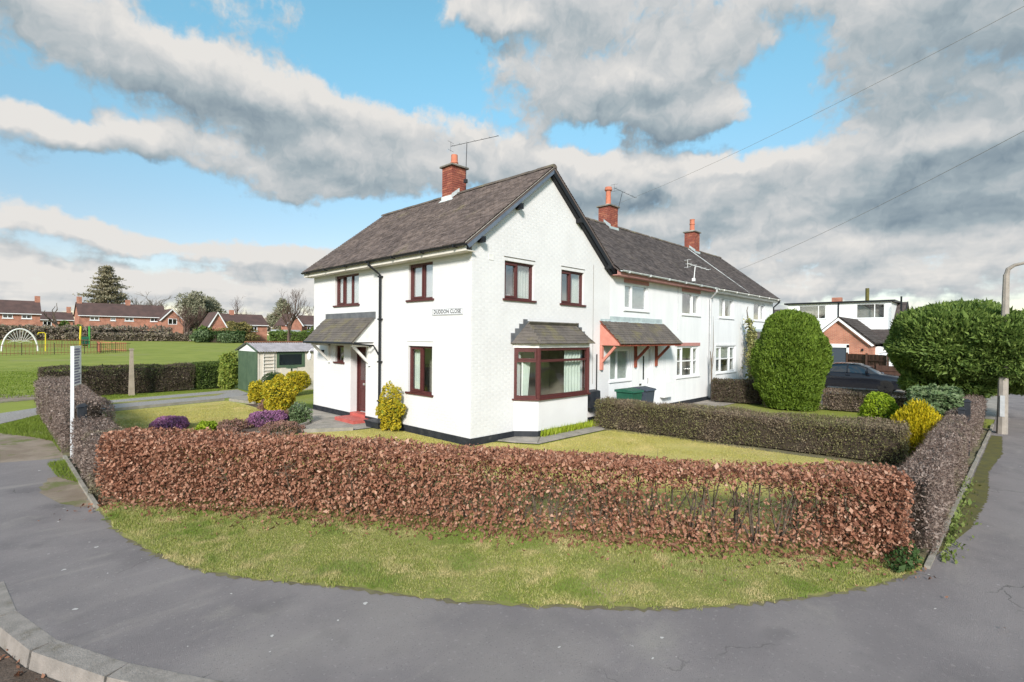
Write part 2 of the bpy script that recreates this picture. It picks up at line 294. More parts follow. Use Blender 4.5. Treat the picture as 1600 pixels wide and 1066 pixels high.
LEAF('privet_mauve', [(.20, .15, .13), (.30, .235, .205), (.24, .18, .15), (.38, .31, .275)], .2, patch=(.17, .17, .07), pscale=1.0, pramp=(.54, .70))
LEAF('privet_green', [(.15, .155, .06), (.25, .235, .10), (.20, .18, .09), (.33, .30, .14)], .3, patch=(.33, .25, .19), pscale=.9, pramp=(.44, .60))
LEAF('dark_hedge', [(.085, .068, .05), (.13, .098, .075), (.10, .085, .045), (.08, .09, .035)], .15, patch=(.07, .09, .03), pscale=.8, pramp=(.54, .66))
LEAF('green_hedge', [(.06, .10, .02), (.10, .15, .03), (.13, .18, .04)], .25)
LEAF('conifer', [(.11, .18, .025), (.18, .27, .04), (.25, .36, .05), (.14, .22, .03)], .4)
LEAF('cypress', [(.08, .14, .035), (.15, .225, .05), (.20, .29, .07), (.27, .36, .09)], .4)
LEAF('golden', [(.55, .42, .012), (.66, .52, .02), (.46, .38, .015), (.40, .38, .02)], .3)
LEAF('euonymus', [(.62, .46, .02), (.70, .55, .05), (.50, .40, .02), (.20, .26, .03), (.66, .50, .04)], .3)
LEAF('lime_shrub', [(.24, .34, .02), (.34, .44, .03), (.16, .26, .02)], .3)
LEAF('sage_shrub', [(.14, .21, .09), (.20, .27, .13), (.09, .15, .055), (.25, .30, .17)], .25)
LEAF('box_green', [(.035, .075, .02), (.055, .10, .03), (.045, .085, .02)], .2)
LEAF('laurel', [(.12, .20, .03), (.35, .38, .08), (.20, .28, .05)], .3)
LEAF('heather_purple', [(.30, .11, .27), (.40, .18, .36), (.22, .09, .18), (.36, .20, .26)], .2)
LEAF('heather_rust', [(.30, .15, .13), (.22, .13, .08), (.36, .20, .18), (.16, .13, .06)], .2)
LEAF('ivy', [(.30, .30, .10), (.42, .40, .18), (.16, .20, .05), (.22, .18, .09)], .2)
LEAF('grass', [(.15, .21, .03), (.30, .34, .07), (.46, .44, .14), (.21, .28, .05), (.62, .53, .27), (.26, .32, .06)], .3, patch=(.70, .56, .31), pscale=2.2, pramp=(.48, .68), patch2=(.18, .27, .04), pscale2=1.5)
LEAF('lawn_grass', [(.34, .34, .08), (.46, .42, .12), (.54, .47, .16), (.40, .38, .09)], .3, patch=(.68, .55, .27), pscale=.8, pramp=(.50, .70))
LEAF('field_grass', [(.16, .23, .025), (.22, .28, .045), (.13, .19, .025)], .3)
LEAF('weed', [(.12, .17, .04), (.20, .26, .07), (.26, .30, .10)], .3)
LEAF('daffodil', [(.28, .38, .03), (.40, .46, .05)], .3)
LEAF('far_green', [(.22, .22, .14), (.30, .295, .20), (.36, .35, .245)], .25)
LEAF('far_brown', [(.25, .20, .16), (.34, .275, .225), (.22, .18, .135), (.25, .235, .13)], .25)
LEAF('cedar', [(.26, .23, .15), (.34, .30, .20), (.19, .18, .11)], .25)
LEAF('willow', [(.28, .24, .08), (.22, .20, .08), (.34, .28, .10)], .2)
mat = lambda k: MATS[k] if isinstance(k, str) else k

# ---------------------------------------------------------------- mesh helpers
class MB:
    def __init__(s): s.v = []; s.f = []
    def add(s, vs, fs):
        o = len(s.v); s.v += [tuple(p) for p in vs]; s.f += [tuple(i+o for i in f) for f in fs]; return s
    def box(s, p0, p1):
        x0, y0, z0 = [min(a, b) for a, b in zip(p0, p1)]; x1, y1, z1 = [max(a, b) for a, b in zip(p0, p1)]
        return s.add([(x0,y0,z0),(x1,y0,z0),(x1,y1,z0),(x0,y1,z0),(x0,y0,z1),(x1,y0,z1),(x1,y1,z1),(x0,y1,z1)],
                     [(0,3,2,1),(4,5,6,7),(0,1,5,4),(1,2,6,5),(2,3,7,6),(3,0,4,7)])
    def hexa(s, bot, top):
        return s.add(list(bot)+list(top), [(3,2,1,0),(4,5,6,7),(0,1,5,4),(1,2,6,5),(2,3,7,6),(3,0,4,7)])
    def bar(s, a, b, wd, ht, upv=(0,0,1)):
        a, b = Vector(a), Vector(b); d = (b-a).normalized(); sd = d.cross(Vector(upv))
        if sd.length < 1e-4: sd = d.cross(Vector((1,0,0)))
        sd.normalize(); u = sd.cross(d); sd = sd*wd/2; u = u*ht/2
        return s.hexa([a-sd-u, a+sd-u, a+sd+u, a-sd+u], [b-sd-u, b+sd-u, b+sd+u, b-sd+u])
    def prism(s, poly, ext):
        e = Vector(ext); n = len(poly); P = [Vector(p) for p in poly]
        return s.add(P+[p+e for p in P], [tuple(range(n))[::-1], tuple(range(n, 2*n))]+[(i, (i+1) % n, n+(i+1) % n, n+i) for i in range(n)])
    def tube(s, path, r, n=8, cap=True):
        P = [Vector(p) for p in path]; rs = r if isinstance(r, (list, tuple)) else [r]*len(P); o = len(s.v); prev = None
        for i, p in enumerate(P):
            d = (P[min(i+1, len(P)-1)]-P[max(i-1, 0)])
            d = d.normalized() if d.length > 1e-9 else Vector((0,0,1))
            if prev is None: prev = d.cross(Vector((0,0,1)) if abs(d.z) < .9 else Vector((1,0,0))).normalized()
            prev = (prev - d*prev.dot(d)).normalized(); q = d.cross(prev)
            for k in range(n):
                t = 2*math.pi*k/n; s.v.append(tuple(p+(prev*math.cos(t)+q*math.sin(t))*rs[i]))
        for i in range(len(P)-1):
            for k in range(n):
                s.f.append((o+i*n+k, o+i*n+(k+1) % n, o+(i+1)*n+(k+1) % n, o+(i+1)*n+k))
        if cap and n > 2:
            s.f.append(tuple(o+k for k in range(n))[::-1]); s.f.append(tuple(o+(len(P)-1)*n+k for k in range(n)))
        return s
    def lathe(s, prof, c=(0,0,0), n=14, axis='z'):
        o = len(s.v)
        for (r, h) in prof:
            for k in range(n):
                t = 2*math.pi*k/n; a, b = r*math.cos(t), r*math.sin(t)
                s.v.append({'z': (c[0]+a, c[1]+b, c[2]+h), 'x': (c[0]+h, c[1]+a, c[2]+b), 'y': (c[0]+a, c[1]+h, c[2]+b)}[axis])
        for i in range(len(prof)-1):
            for k in range(n): s.f.append((o+i*n+k, o+i*n+(k+1) % n, o+(i+1)*n+(k+1) % n, o+(i+1)*n+k))
        s.f.append(tuple(o+k for k in range(n))[::-1]); s.f.append(tuple(o+(len(prof)-1)*n+k for k in range(n)))
        return s
    def mesh(s, name):
        me = bpy.data.meshes.new(name); me.from_pydata(s.v, [], s.f)
        bm = bmesh.new(); bm.from_mesh(me); bmesh.ops.recalc_face_normals(bm, faces=bm.faces); bm.to_mesh(me); bm.free()
        return me
def link(name, me, m, parent=None, local=False):
    o = bpy.data.objects.new(name, me); COL.objects.link(o)
    if m is not None and not me.materials: me.materials.append(mat(m))
    if parent is not None:
        o.parent = parent
        if not local:                      # mesh is in world coordinates: undo the parents' offset
            p, t = parent, Vector((0,0,0))
            while p is not None: t += p.location; p = p.parent
            o.location = -t
    return o
def part(name, mb, m, parent, local=False, smooth=False, kind=None, label=None):
    me = mb.mesh(name)
    if smooth:
        for p in me.polygons: p.use_smooth = True
    o = link(name, me, m, parent, local)
    if kind: o['kind'] = kind
    if label: o['label'] = label
    return o
def tag(o, label, cat, group=None):
    o['label'] = label; o['category'] = cat
    if group: o['group'] = group
    return o
def T(name, label, cat, loc=(0,0,0), group=None):
    o = bpy.data.objects.new(name, None); COL.objects.link(o); o.location = loc; o.empty_display_size = .2
    return tag(o, label, cat, group)
def struct(name, mb, m, kind='structure'):
    o = link(name, mb.mesh(name), m); o['kind'] = kind; return o
def copy_tree(o, parent=None):
    c = o.copy(); COL.objects.link(c); c.parent = parent
    for ch in list(o.children): copy_tree(ch, c)
    return c
def np_mesh(name, V, k, F=None):
    V = np.asarray(V, np.float32).reshape(-1, 3); nv = len(V)
    if F is None: F = np.arange(nv, dtype=np.int32).reshape(-1, k)
    F = np.asarray(F, np.int32); nf = len(F)
    me = bpy.data.meshes.new(name); me.vertices.add(nv); me.vertices.foreach_set('co', V.ravel())
    me.loops.add(nf*k); me.loops.foreach_set('vertex_index', F.ravel())
    me.polygons.add(nf); me.polygons.foreach_set('loop_start', np.arange(0, nf*k, k, dtype=np.int32))
    try: me.polygons.foreach_set('loop_total', np.full(nf, k, np.int32))
    except Exception: pass
    me.update(calc_edges=True); me.validate(); return me
def unit(a): return a/np.maximum(np.linalg.norm(a, axis=-1, keepdims=True), 1e-9)
_W = [(rng.normal(size=3), rng.uniform(0, 6.28)) for _ in range(24)]
def wob(P, f):                                        # smooth pseudo noise, about -1..1
    s = np.zeros(len(P))
    for i, (k, ph) in enumerate(_W): s += np.sin(P@(k*f*(1 if i < 12 else 2.1))+ph)*(1 if i < 12 else .5)
    return s/4.2
def leaf_mesh(name, P, Nn, size, aspect=.5, out=.4, upb=0., spread=1., fold=.15, var=.35):
    n = len(P); ax = unit(Nn*out + rng.normal(size=(n,3))*spread*.6 + np.array([0,0,upb])); sd = unit(np.cross(ax, rng.normal(size=(n,3)) + Nn*.5)); nn = np.cross(ax, sd)
    s = (size*np.exp(rng.normal(size=(n,1))*var)); V = np.empty((n,4,3))
    V[:,0] = P-ax*s*.5; V[:,2] = P+ax*s*.5; V[:,1] = P+sd*s*aspect*.5+nn*s*fold; V[:,3] = P-sd*s*aspect*.5+nn*s*fold
    return np_mesh(name, V, 4)
def foliage(name, me, m, parent):
    o = link(name, me, m, parent); o['kind'] = 'stuff'; return o
def hedge_points(p0, p1, wd, ht, n, depth=.1, z0=.05, rough=.05, ends=True, lowtuck=0.0):
    p0, p1 = np.array(p0, float), np.array(p1, float); Ld = np.linalg.norm(p1-p0); d = (p1-p0)/Ld; nr = np.array([-d[1], d[0]])
    areas = np.array([Ld*ht, Ld*ht, Ld*wd, wd*ht, wd*ht]); pr = areas/areas.sum()
    side = rng.choice(5, n, p=pr); t = rng.uniform(0, 1, n)*Ld; wv = rng.uniform(-.5, .5, n)*wd; hv = z0+rng.uniform(0, 1, n)*(ht-z0)
    nrm = np.zeros((n,3))
    for s_, (tt, ww, hh, nv) in enumerate([(None, -wd/2, None, (-nr[0], -nr[1], 0)), (None, wd/2, None, (nr[0], nr[1], 0)), (None, None, ht, (0,0,1)), (0, None, None, (-d[0], -d[1], 0)), (Ld, None, None, (d[0], d[1], 0))]):
        mk = side == s_
        if tt is not None: t[mk] = tt
        if ww is not None: wv[mk] = ww
        if hh is not None: hv[mk] = hh
        nrm[mk] = nv
    rad = .1                                            # rounded shoulders
    ex = np.minimum(np.abs(wv)-(wd/2-rad), hv-(ht-rad)); k = ex > 0
    hv[k] -= ex[k]*.45; wv[k] -= np.sign(wv[k])*ex[k]*.45
    wv *= 1-lowtuck*np.clip(1-hv/ht, 0, 1)
    P = np.stack([p0[0]+d[0]*t+nr[0]*wv, p0[1]+d[1]*t+nr[1]*wv, hv], 1)
    P += nrm*(wob(P, 1.6)*rough + wob(P, 5)*rough*.5)[:,None] - nrm*rng.exponential(depth, n)[:,None] + rng.normal(size=(n,3))*.012
    P[:,2] = np.maximum(P[:,2], .02)
    return P, nrm
def core_box(mb, p0, p1, wd, ht, inset=.13, z0=.04, seg=.3):
    p0, p1 = np.array(p0, float), np.array(p1, float); Ld = np.linalg.norm(p1-p0); d = (p1-p0)/Ld; nr = np.array([-d[1], d[0]]); n = max(2, int(Ld/seg)); rings = []
    for i in range(n+1):
        t = inset+(Ld-2*inset)*i/n; q = p0+d*t; o = len(mb.v)
        for (a, h) in ((-1, z0), (-1, ht*.55), (-.8, ht-inset), (.8, ht-inset), (1, ht*.55), (1, z0)):
            b = a*(wd/2-inset)*random.uniform(.82, 1.05); mb.v.append((q[0]+nr[0]*b, q[1]+nr[1]*b, h*random.uniform(.93, 1.02)))
        rings.append(o)
    for i in range(n):
        for k in range(5): mb.f.append((rings[i]+k, rings[i]+k+1, rings[i+1]+k+1, rings[i+1]+k))
    mb.f.append(tuple(rings[0]+k for k in range(6))); mb.f.append(tuple(rings[-1]+k for k in range(6)))
    return mb
def twigs(P, Nn, ln, r, upb=.3):                      # thin 3-sided slivers
    n = len(P); ax = unit(Nn*.5+rng.normal(size=(n,3))*.6+np.array([0,0,upb])); sd = unit(np.cross(ax, rng.normal(size=(n,3)))); l = ln*rng.uniform(.5, 1.4, (n,1))
    V = np.stack([P-sd*r, P+sd*r, P+ax*l], 1); return np_mesh('twigs', V, 3)
def hedge(label, p0, p1, wd, ht, n, leafmat, size=.035, group='garden hedges', core='hedge_core', tw=.35, cat='hedge', name='hedge', rough=.05, aspect=.5):
    c = ((p0[0]+p1[0])/2, (p0[1]+p1[1])/2, 0); root = T(name, label, cat, c, group)
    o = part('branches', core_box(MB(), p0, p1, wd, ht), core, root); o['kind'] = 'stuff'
    P, Nn = hedge_points(p0, p1, wd, ht, n, .06, rough=rough); foliage('foliage', leaf_mesh('foliage', P, Nn, size, aspect), leafmat, root)
    if tw:
        P, Nn = hedge_points(p0, p1, wd, ht, int(n*tw), .05, rough=rough); foliage('twigs', twigs(P-Nn*.03, Nn, .11, .0035), 'twig', root)
    return root
def shrub_points(c, r, n, rough=.12, depth=.12, zmin=.03, power=2., flat=0.):
    d = unit(rng.normal(size=(n,3))); r = np.array(r, float); q = d/(np.sum(np.abs(d)**power, 1, keepdims=True)**(1/power)) if power != 2. else d
    P = q*r; nrm = unit(d/r*r.mean()); s = 1+wob(P+np.array(c)*3.1, 2.6/r.mean())*rough+wob(P+np.array(c), 7/r.mean())*rough*.45
    P = P*s[:,None]*(1-np.minimum(rng.exponential(depth, n), .8))[:,None]+np.array(c)
    k = P[:,2] > zmin; return P[k], nrm[k]
def blob(mb, c, r, k=.8, n=10, rough=.1, zmin=.02):
    o = len(mb.v); m = n//2+2
    for i in range(m+1):
        th = math.pi*i/m
        for j in range(n):
            ph = 2*math.pi*j/n; f = k*(1+random.uniform(-rough, rough))
            mb.v.append((c[0]+r[0]*f*math.sin(th)*math.cos(ph), c[1]+r[1]*f*math.sin(th)*math.sin(ph), max(zmin, c[2]+r[2]*f*math.cos(th))))
    for i in range(m):
        for j in range(n): mb.f.append((o+i*n+j, o+i*n+(j+1) % n, o+(i+1)*n+(j+1) % n, o+(i+1)*n+j))
    return mb
def shrub(name, label, c, r, n, leafmat, size, cat='shrub', group=None, core='green_core', corek=.78, upb=0., out=.4, aspect=.5, rough=.12, depth=.1, spread=1., stems=True, power=2.):
    root = T(name, label, cat, (c[0], c[1], 0), group)
    mb = MB()
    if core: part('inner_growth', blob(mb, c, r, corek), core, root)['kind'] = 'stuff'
    if stems:
        sm = MB()
        for i in range(5):
            a = random.uniform(0, 6.28); sm.tube([(c[0]+.03*math.cos(a), c[1]+.03*math.sin(a), 0), (c[0]+r[0]*.4*math.cos(a), c[1]+r[1]*.4*math.sin(a), c[2])], [.018, .008], 5)
        part('stem', sm, 'bark', root)
    P, Nn = shrub_points(c, r, n, rough, depth, power=power); foliage('foliage', leaf_mesh('foliage', P, Nn, size, aspect, out, upb, spread), leafmat, root)
    return root

# tiles on a slope: E eave corner, A along, U up the slope, N normal
def tile_mesh(name, E, A, U, N, length, slope, gauge=.1, tw=.165, th=.026, jit=.004):
    E, A, U, N = [np.array(v, float) for v in (E, A, U, N)]; nc = int(slope/gauge); Vs = []
    for c in range(nc+1):
        s0 = c*gauge; s1 = min(slope+.02, s0+gauge*1.5); off = (c % 2)*tw/2; k = np.arange(int(length/tw)+2)*tw-off
        a0 = np.clip(k+.002, 0, length); a1 = np.clip(k+tw-.002, 0, length); ok = a1-a0 > .01; a0, a1 = a0[ok], a1[ok]; n = len(a0)
        j0 = th+rng.uniform(-jit, jit, n); ds = rng.uniform(-.006, .006, n)
        pt = lambda a, s, h: E+a[:,None]*A+np.asarray(s)[...,None]*U*np.ones((n,1))+np.asarray(h)[...,None]*N
        one = np.ones(n)
        Vs.append(np.stack([pt(a0, s0*one+ds, j0), pt(a1, s0*one+ds, j0+rng.uniform(-.003, .003, n)), pt(a1, s1*one, .004*one), pt(a0, s1*one, .004*one), pt(a0, s0*one+ds, -.002*one), pt(a1, s0*one+ds, -.002*one)], 1))
    V = np.concatenate(Vs); n = len(V); b = (np.arange(n)*6)[:,None]
    F = np.concatenate([b+np.array([[0,1,2,3]]), b+np.array([[4,5,1,0]])])
    return np_mesh(name, V.reshape(-1,3), 4, F)
def poly_sheet(name, pts, z, m, kind='structure', thick=0):
    mb = MB()
    if thick: mb.prism([(x, y, z-thick) for x, y in pts], (0, 0, thick))
    else: mb.add([(x, y, z) for x, y in pts], [tuple(range(len(pts)))])
    me = bpy.data.meshes.new(name); me.from_pydata(mb.v, [], mb.f); bm = bmesh.new(); bm.from_mesh(me)
    bmesh.ops.recalc_face_normals(bm, faces=bm.faces)
    if not thick and bm.faces and list(bm.faces)[0].normal.z < 0: bmesh.ops.reverse_faces(bm, faces=bm.faces)
    bmesh.ops.triangulate(bm, faces=bm.faces); bm.to_mesh(me); bm.free()
    o = link(name, me, m)
    if kind: o['kind'] = kind
    return o
def in_poly(P, poly):
    x, y = P[:,0], P[:,1]; ins = np.zeros(len(P), bool); n = len(poly)
    for i in range(n):
        (x0, y0), (x1, y1) = poly[i], poly[i-1]
        c = ((y0 > y) != (y1 > y)) & (x < (x1-x0)*(y-y0)/(y1-y0+1e-12)+x0); ins ^= c
    return ins
def grass(name, label, poly, dens, h, wd, m, z=.004, cat='grass', thin=None, edge=None):
    pl = np.array(poly); lo, hi = pl.min(0), pl.max(0); n = int(dens*np.prod(hi-lo)); P = rng.uniform(lo, hi, (n,2)); P = P[in_poly(P, poly)]
    Q = np.c_[P, np.zeros(len(P))]; keep = rng.uniform(0, 1, len(P)) < .95+.3*wob(Q, 1.7)
    P, Q = P[keep], Q[keep]; n = len(P)
    hh = h*rng.uniform(.45, 1.3, n)*(1+.45*wob(Q, 2.3)); hh = np.maximum(hh, h*.25); a = rng.uniform(0, 6.283, n); lean = rng.uniform(0, .9, n)*hh; b = rng.uniform(0, 6.283, n)
    B = np.c_[P, np.full(n, z)]; s = np.c_[np.cos(a), np.sin(a), np.zeros(n)]*(wd/2*rng.uniform(.7, 1.4, n))[:,None]; tip = B+np.c_[np.cos(b)*lean, np.sin(b)*lean, hh]
    V = np.stack([B-s, B+s, tip], 1); o = link(name, np_mesh(name, V, 3), m); o['kind'] = 'stuff'; o['label'] = label; o['category'] = cat; return o

# ---------------------------------------------------------------- ground, road, pavement
def hgt(x, y):
    t = min(max((y-30)/100, 0), 1); return -.012+1.312*t*t*(3-2*t)
struct('ground', MB().add([(-2500,-2500,-.16),(2500,-2500,-.16),(2500,2500,-.16),(-2500,2500,-.16)], [(0,1,2,3)]), 'field')
KERB = [(-8.05,30),(-8.05,-1.6),(-8.0,-2.45),(-7.77,-3.38),(-7.47,-4.09),(-7.06,-4.78),(-6.5,-5.75),(-5.9,-7.0),(-5.2,-8.6),(-4.2,-10.2),(-2.6,-11.4),(0,-12.0),(90,-13.5)]
poly_sheet('road', [(-16,60),(-8.1,60)]+[(x-.02, y) for x, y in KERB[1:]]+[(90,-22),(-16,-22)], -.135, 'road_tarmac')
poly_sheet('land', KERB+[(90,30)], -.012, 'field')
mb = MB(); xs = [-60,-30,-8.05,0,8,20,40,70,120,240,500]; ys = [30+i*6 for i in range(18)]+[145,180,260,500]
for y in ys:
    for x in xs: mb.v.append((x, y, hgt(x, y)))
for j in range(len(ys)-1):
    for i in range(len(xs)-1): n_ = len(xs); mb.f.append((j*n_+i, j*n_+i+1, (j+1)*n_+i+1, (j+1)*n_+i))
fo = struct('field', mb, 'field')
VERGE = [(-6.92,.55),(-6.9,-.6),(-6.75,-1.7),(-6.54,-2.55),(-6.2,-3.25),(-5.74,-3.92),(-5.3,-4.6),(-4.9,-5.24),(-4.5,-5.75),(-4.09,-6.22),(-3.66,-6.7),(-3.2,-7.12),(-2.78,-7.45),(-2.34,-7.74),(-1.75,-8.1),(-1.12,-8.38),(-.61,-8.56)]
def ragged(pts, step=.09, amp=.035):
    out = []
    for a, b in zip(pts, pts[1:]):
        a, b = Vector(a), Vector(b); n = max(1, int((b-a).length/step)); d = (b-a).normalized() if (b-a).length > 0 else Vector((1,0)); nr = Vector((-d.y, d.x))
        for i in range(n):
            p = a+(b-a)*i/n+nr*random.gauss(0, amp*.6)+nr*amp*math.sin(p_[0]*2.1) if False else a+(b-a)*i/n+nr*random.gauss(0, amp*.6); out.append((p.x, p.y))
    out.append(tuple(pts[-1])); return out
VERGE_R = ragged(VERGE)
poly_sheet('pavement', [(-8.03,5.4),(-8.03,-1.6),(-7.98,-2.45),(-7.75,-3.38),(-7.45,-4.09),(-7.04,-4.78),(-6.48,-5.75),(-5.88,-7.0),(-5.18,-8.6),(-4.18,-10.2),(-2.58,-11.38),(0,-11.98),(90,-13.4),(90,-10.2),(30,-9.35),(12,-8.95),(2,-8.68),(-.55,-8.6)]+[(x+.25, y+.2) for x, y in VERGE[::-1]]+[(-6.92,5.0)], 0, 'tarmac')
ev = ragged([(x-.03, y-.025) for x, y in VERGE], .05, .03)
poly_sheet('soil_lip', ev+[(x+.12, y+.1) for x, y in VERGE[::-1]], .004, 'soil_moss')
poly_sheet('dirt_patch', ragged([(-8.04,5.3),(-7.5,5.15),(-6.93,5.1),(-6.93,9.0),(-7.3,9.9),(-8.04,10.2)], .12, .05), -.006, 'dirt')
poly_sheet('dirt_strip', ragged([(-7.35,1.2),(-6.93,.6),(-6.93,3.4),(-7.3,3.2),(-7.5,2.2)], .12, .05), .004, 'dirt')
poly_sheet('gravel_drive', [(-8.04,11.2),(-6.9,13.0),(-5.0,13.25),(-.9,14.0),(.1,15.0),(.3,17.2),(-3,16.5),(-6.4,15.6),(-8.04,14.0)], .0, 'gravel')
poly_sheet('drive_middle', [(-5.6,14.45),(-1.2,15.1),(-.6,15.9),(-5.4,15.0)], .004, 'turf')
poly_sheet('dirt_track', ragged([(-8.04,17.6),(-6.7,18.2),(-6.7,20.2),(-8.04,22.0)], .12, .05), -.004, 'dirt')
# kerb stones
kr = struct('kerb', MB().prism([(-8.35,29,-.15),(-8.05,29,-.15),(-8.05,-1.6,-.15),(-8.35,-1.6,-.15)], (0,0,.148)), 'kerb_stone')
def resample(pts, step):
    out = [Vector(pts[0])]; carry = 0
    for a, b in zip(pts, pts[1:]):
        a, b = Vector(a), Vector(b); L_ = (b-a).length; t = step-carry
        while t <= L_: out.append(a+(b-a)*t/L_); t += step
        carry = (carry+L_) % step
    return out
kp = resample([(-8.05,-1.62),(-8.0,-2.45),(-7.77,-3.38),(-7.47,-4.09),(-7.06,-4.78),(-6.5,-5.75),(-5.9,-7.0),(-5.2,-8.6),(-4.2,-10.2)], .91)
for a, b in zip(kp, kp[1:]):
    d = (b-a).normalized(); nr = Vector((-d.y, d.x)); g = d*.008; z1 = random.uniform(-.002, .007); a2, b2 = a+g, b-g; o1, o2 = nr*-.13, nr*.07
    P = [a2+o1, b2+o1, b2+o2, a2+o2]
    mb = MB().hexa([(p.x, p.y, -.16) for p in P], [((p+(nr*.025 if i < 2 else nr*0)).x, (p+(nr*.025 if i < 2 else nr*0)).y, z1) for i, p in enumerate(P)])
    part('kerb_stone', mb, 'kerb_stone', kr)
gd_ = ragged([(-8.22,.5),(-8.2,-1.6),(-8.14,-2.45),(-7.91,-3.38),(-7.61,-4.12),(-7.2,-4.82),(-6.64,-5.8),(-6.04,-7.05)], .12, .0)
poly_sheet('gutter_dirt', gd_+ragged([(-6.3,-7.15),(-6.95,-5.95),(-7.5,-5.0),(-7.95,-4.3),(-8.25,-3.5),(-8.5,-2.5),(-8.6,.5)], .1, .09), -.130, 'soil')
n = 420; t_ = rng.uniform(0, 1, n); gp_ = np.array(gd_)[(t_*(len(gd_)-1)).astype(int)]; Q = np.c_[gp_-np.abs(rng.normal(size=(n,1)))*np.array([[.16,.06]])+rng.normal(size=(n,2))*.04, np.full(n,-.115)]
o = link('gutter_debris', leaf_mesh('debris', Q, np.tile([0,0,1.], (n,1)), .035, .5, .1, 0, 1.3), 'litter'); o['kind'] = 'stuff'; o['label'] = 'dead leaves and debris in the gutter below the kerb'; o['category'] = 'debris'
# thin concrete edging beside hedges
ed = struct('hedge_edging', MB().box((-6.965,.55,-.1),(-6.93,.9,.02)), 'edging')
for (a, b) in [((-6.95,.55),(-6.95,5.1))]+[((-.55,-8.6),(14,-9.0))]:
    pts = resample([a, b], .9)
    for p, q in zip(pts, pts[1:]):
        d = (q-p).normalized()*.012; zt = random.uniform(.03, .06)
        part('edging_stone', MB().bar((p.x+d.x, p.y+d.y, zt-.08), (q.x-d.x, q.y-d.y, zt-.08+random.uniform(-.01,.01)), .055, .16), 'edging', ed)
poly_sheet('moss_strip', ragged([(-.2,-8.62),(1.5,-8.70),(4,-8.78),(9,-8.92),(11.5,-8.98),(11.5,-9.2),(8.5,-9.22),(6,-9.02),(3.5,-9.05),(1.5,-8.9)], .03, .02), .004, 'moss')

poly_sheet('hedge_soil', [(-.4,-8.58),(6,-8.74),(13,-8.98),(13,-8.2),(-.3,-8.1)], .006, 'soil_moss')
poly_sheet('hedge_soil', [(-6.94,.6),(-6.2,.9),(-6.0,14),(-6.94,14)], .006, 'soil_moss')
poly_sheet('hedge_soil', [(4.1,-.3),(5.4,-.3),(6.3,-8.2),(5.0,-8.2)], .006, 'soil_moss')
# ---------------------------------------------------------------- garden ground
poly_sheet('verge', VERGE_R+[(-.2,-8.55),(-.3,-8.0),(-6.35,.9)], .008, 'turf')
poly_sheet('garden_lawn', [(-6.3,1.0),(-.4,-7.9),(.4,-8.3),(5.0,-8.2),(4.9,-1.1),(1.2,-1.1),(.7,-.05),(-.05,-.05),(-.05,3.6),(-1.0,3.75),(-2.2,4.3),(-3.5,4.2),(-6.2,5.0)], .004, 'lawn_turf')
poly_sheet('front_lawn', [(-6.2,6.2),(-4.9,6.1),(-3.0,6.1),(-1.7,7.2),(-1.3,8.6),(-1.3,11.4),(-1.45,12.95),(-5.3,12.2),(-6.2,12.0)], .004, 'lawn_turf')
poly_sheet('flower_bed', [(-5.6,5.6),(-3.2,4.95),(-1.75,5.55),(-1.3,6.6),(-1.15,8.6),(-1.0,11.2),(-1.3,11.4),(-1.3,8.6),(-1.8,7.0),(-3.1,6.15),(-5.4,6.5)], .010, 'soil')
poly_sheet('garden_path', [(-.02,8.42),(-.02,3.75),(-.95,3.8),(-2.2,4.55),(-3.6,4.35),(-5.2,5.1),(-5.2,5.4),(-3.4,4.75),(-2.2,4.95),(-1.5,5.45),(-1.05,6.5),(-.95,8.6),(-.95,11.2),(-1.3,12.9),(-1.0,14.0),(.4,15),(.4,11)], .008, 'concrete')
be = struct('bed_edging', MB().box((-.99,6.6,.0),(-.94,6.7,.06)), 'edging')
for a, b in [((-5.2,5.45),(-3.35,4.82)),((-3.35,4.82),(-2.2,5.0)),((-2.2,5.0),(-1.5,5.5)),((-1.5,5.5),(-1.03,6.5)),((-1.03,6.5),(-.96,8.6)),((-3.6,4.3),(-2.2,4.5)),((-2.2,4.5),(-1.0,3.78)),((-1.0,11.2),(-1.35,12.9)),((-6.1,12.35),(-1.45,13.25))]:
    part('edging_kerb', MB().bar((*a, .03), (*b, .03), .07, .12), 'edging', be)
sl = struct('bay_paving', MB().add([(.85,-.02,.012),(1.02,-.48,.012),(1.35,-1.0,.012),(4.2,-1.02,.012),(5.3,-.3,.012),(5.7,-.02,.012)], [(0,1,2,3,4,5)]), 'concrete')
for P in [[(.9,-.04),(1.05,-.48),(1.38,-.93),(1.98,-.5),(1.55,-.04)],[(1.41,-.96),(2.02,-.5),(3.3,-.5),(3.1,-1.02)],[(3.14,-1.02),(3.34,-.5),(4.15,-.5),(4.6,-.5),(4.18,-1.03)],[(4.63,-.06),(4.66,-.48),(5.0,-.5),(5.65,-.06)]]:
    part('paving_slab', MB().prism([(x, y, .013) for x, y in P], (0, 0, .022)), 'concrete', sl)

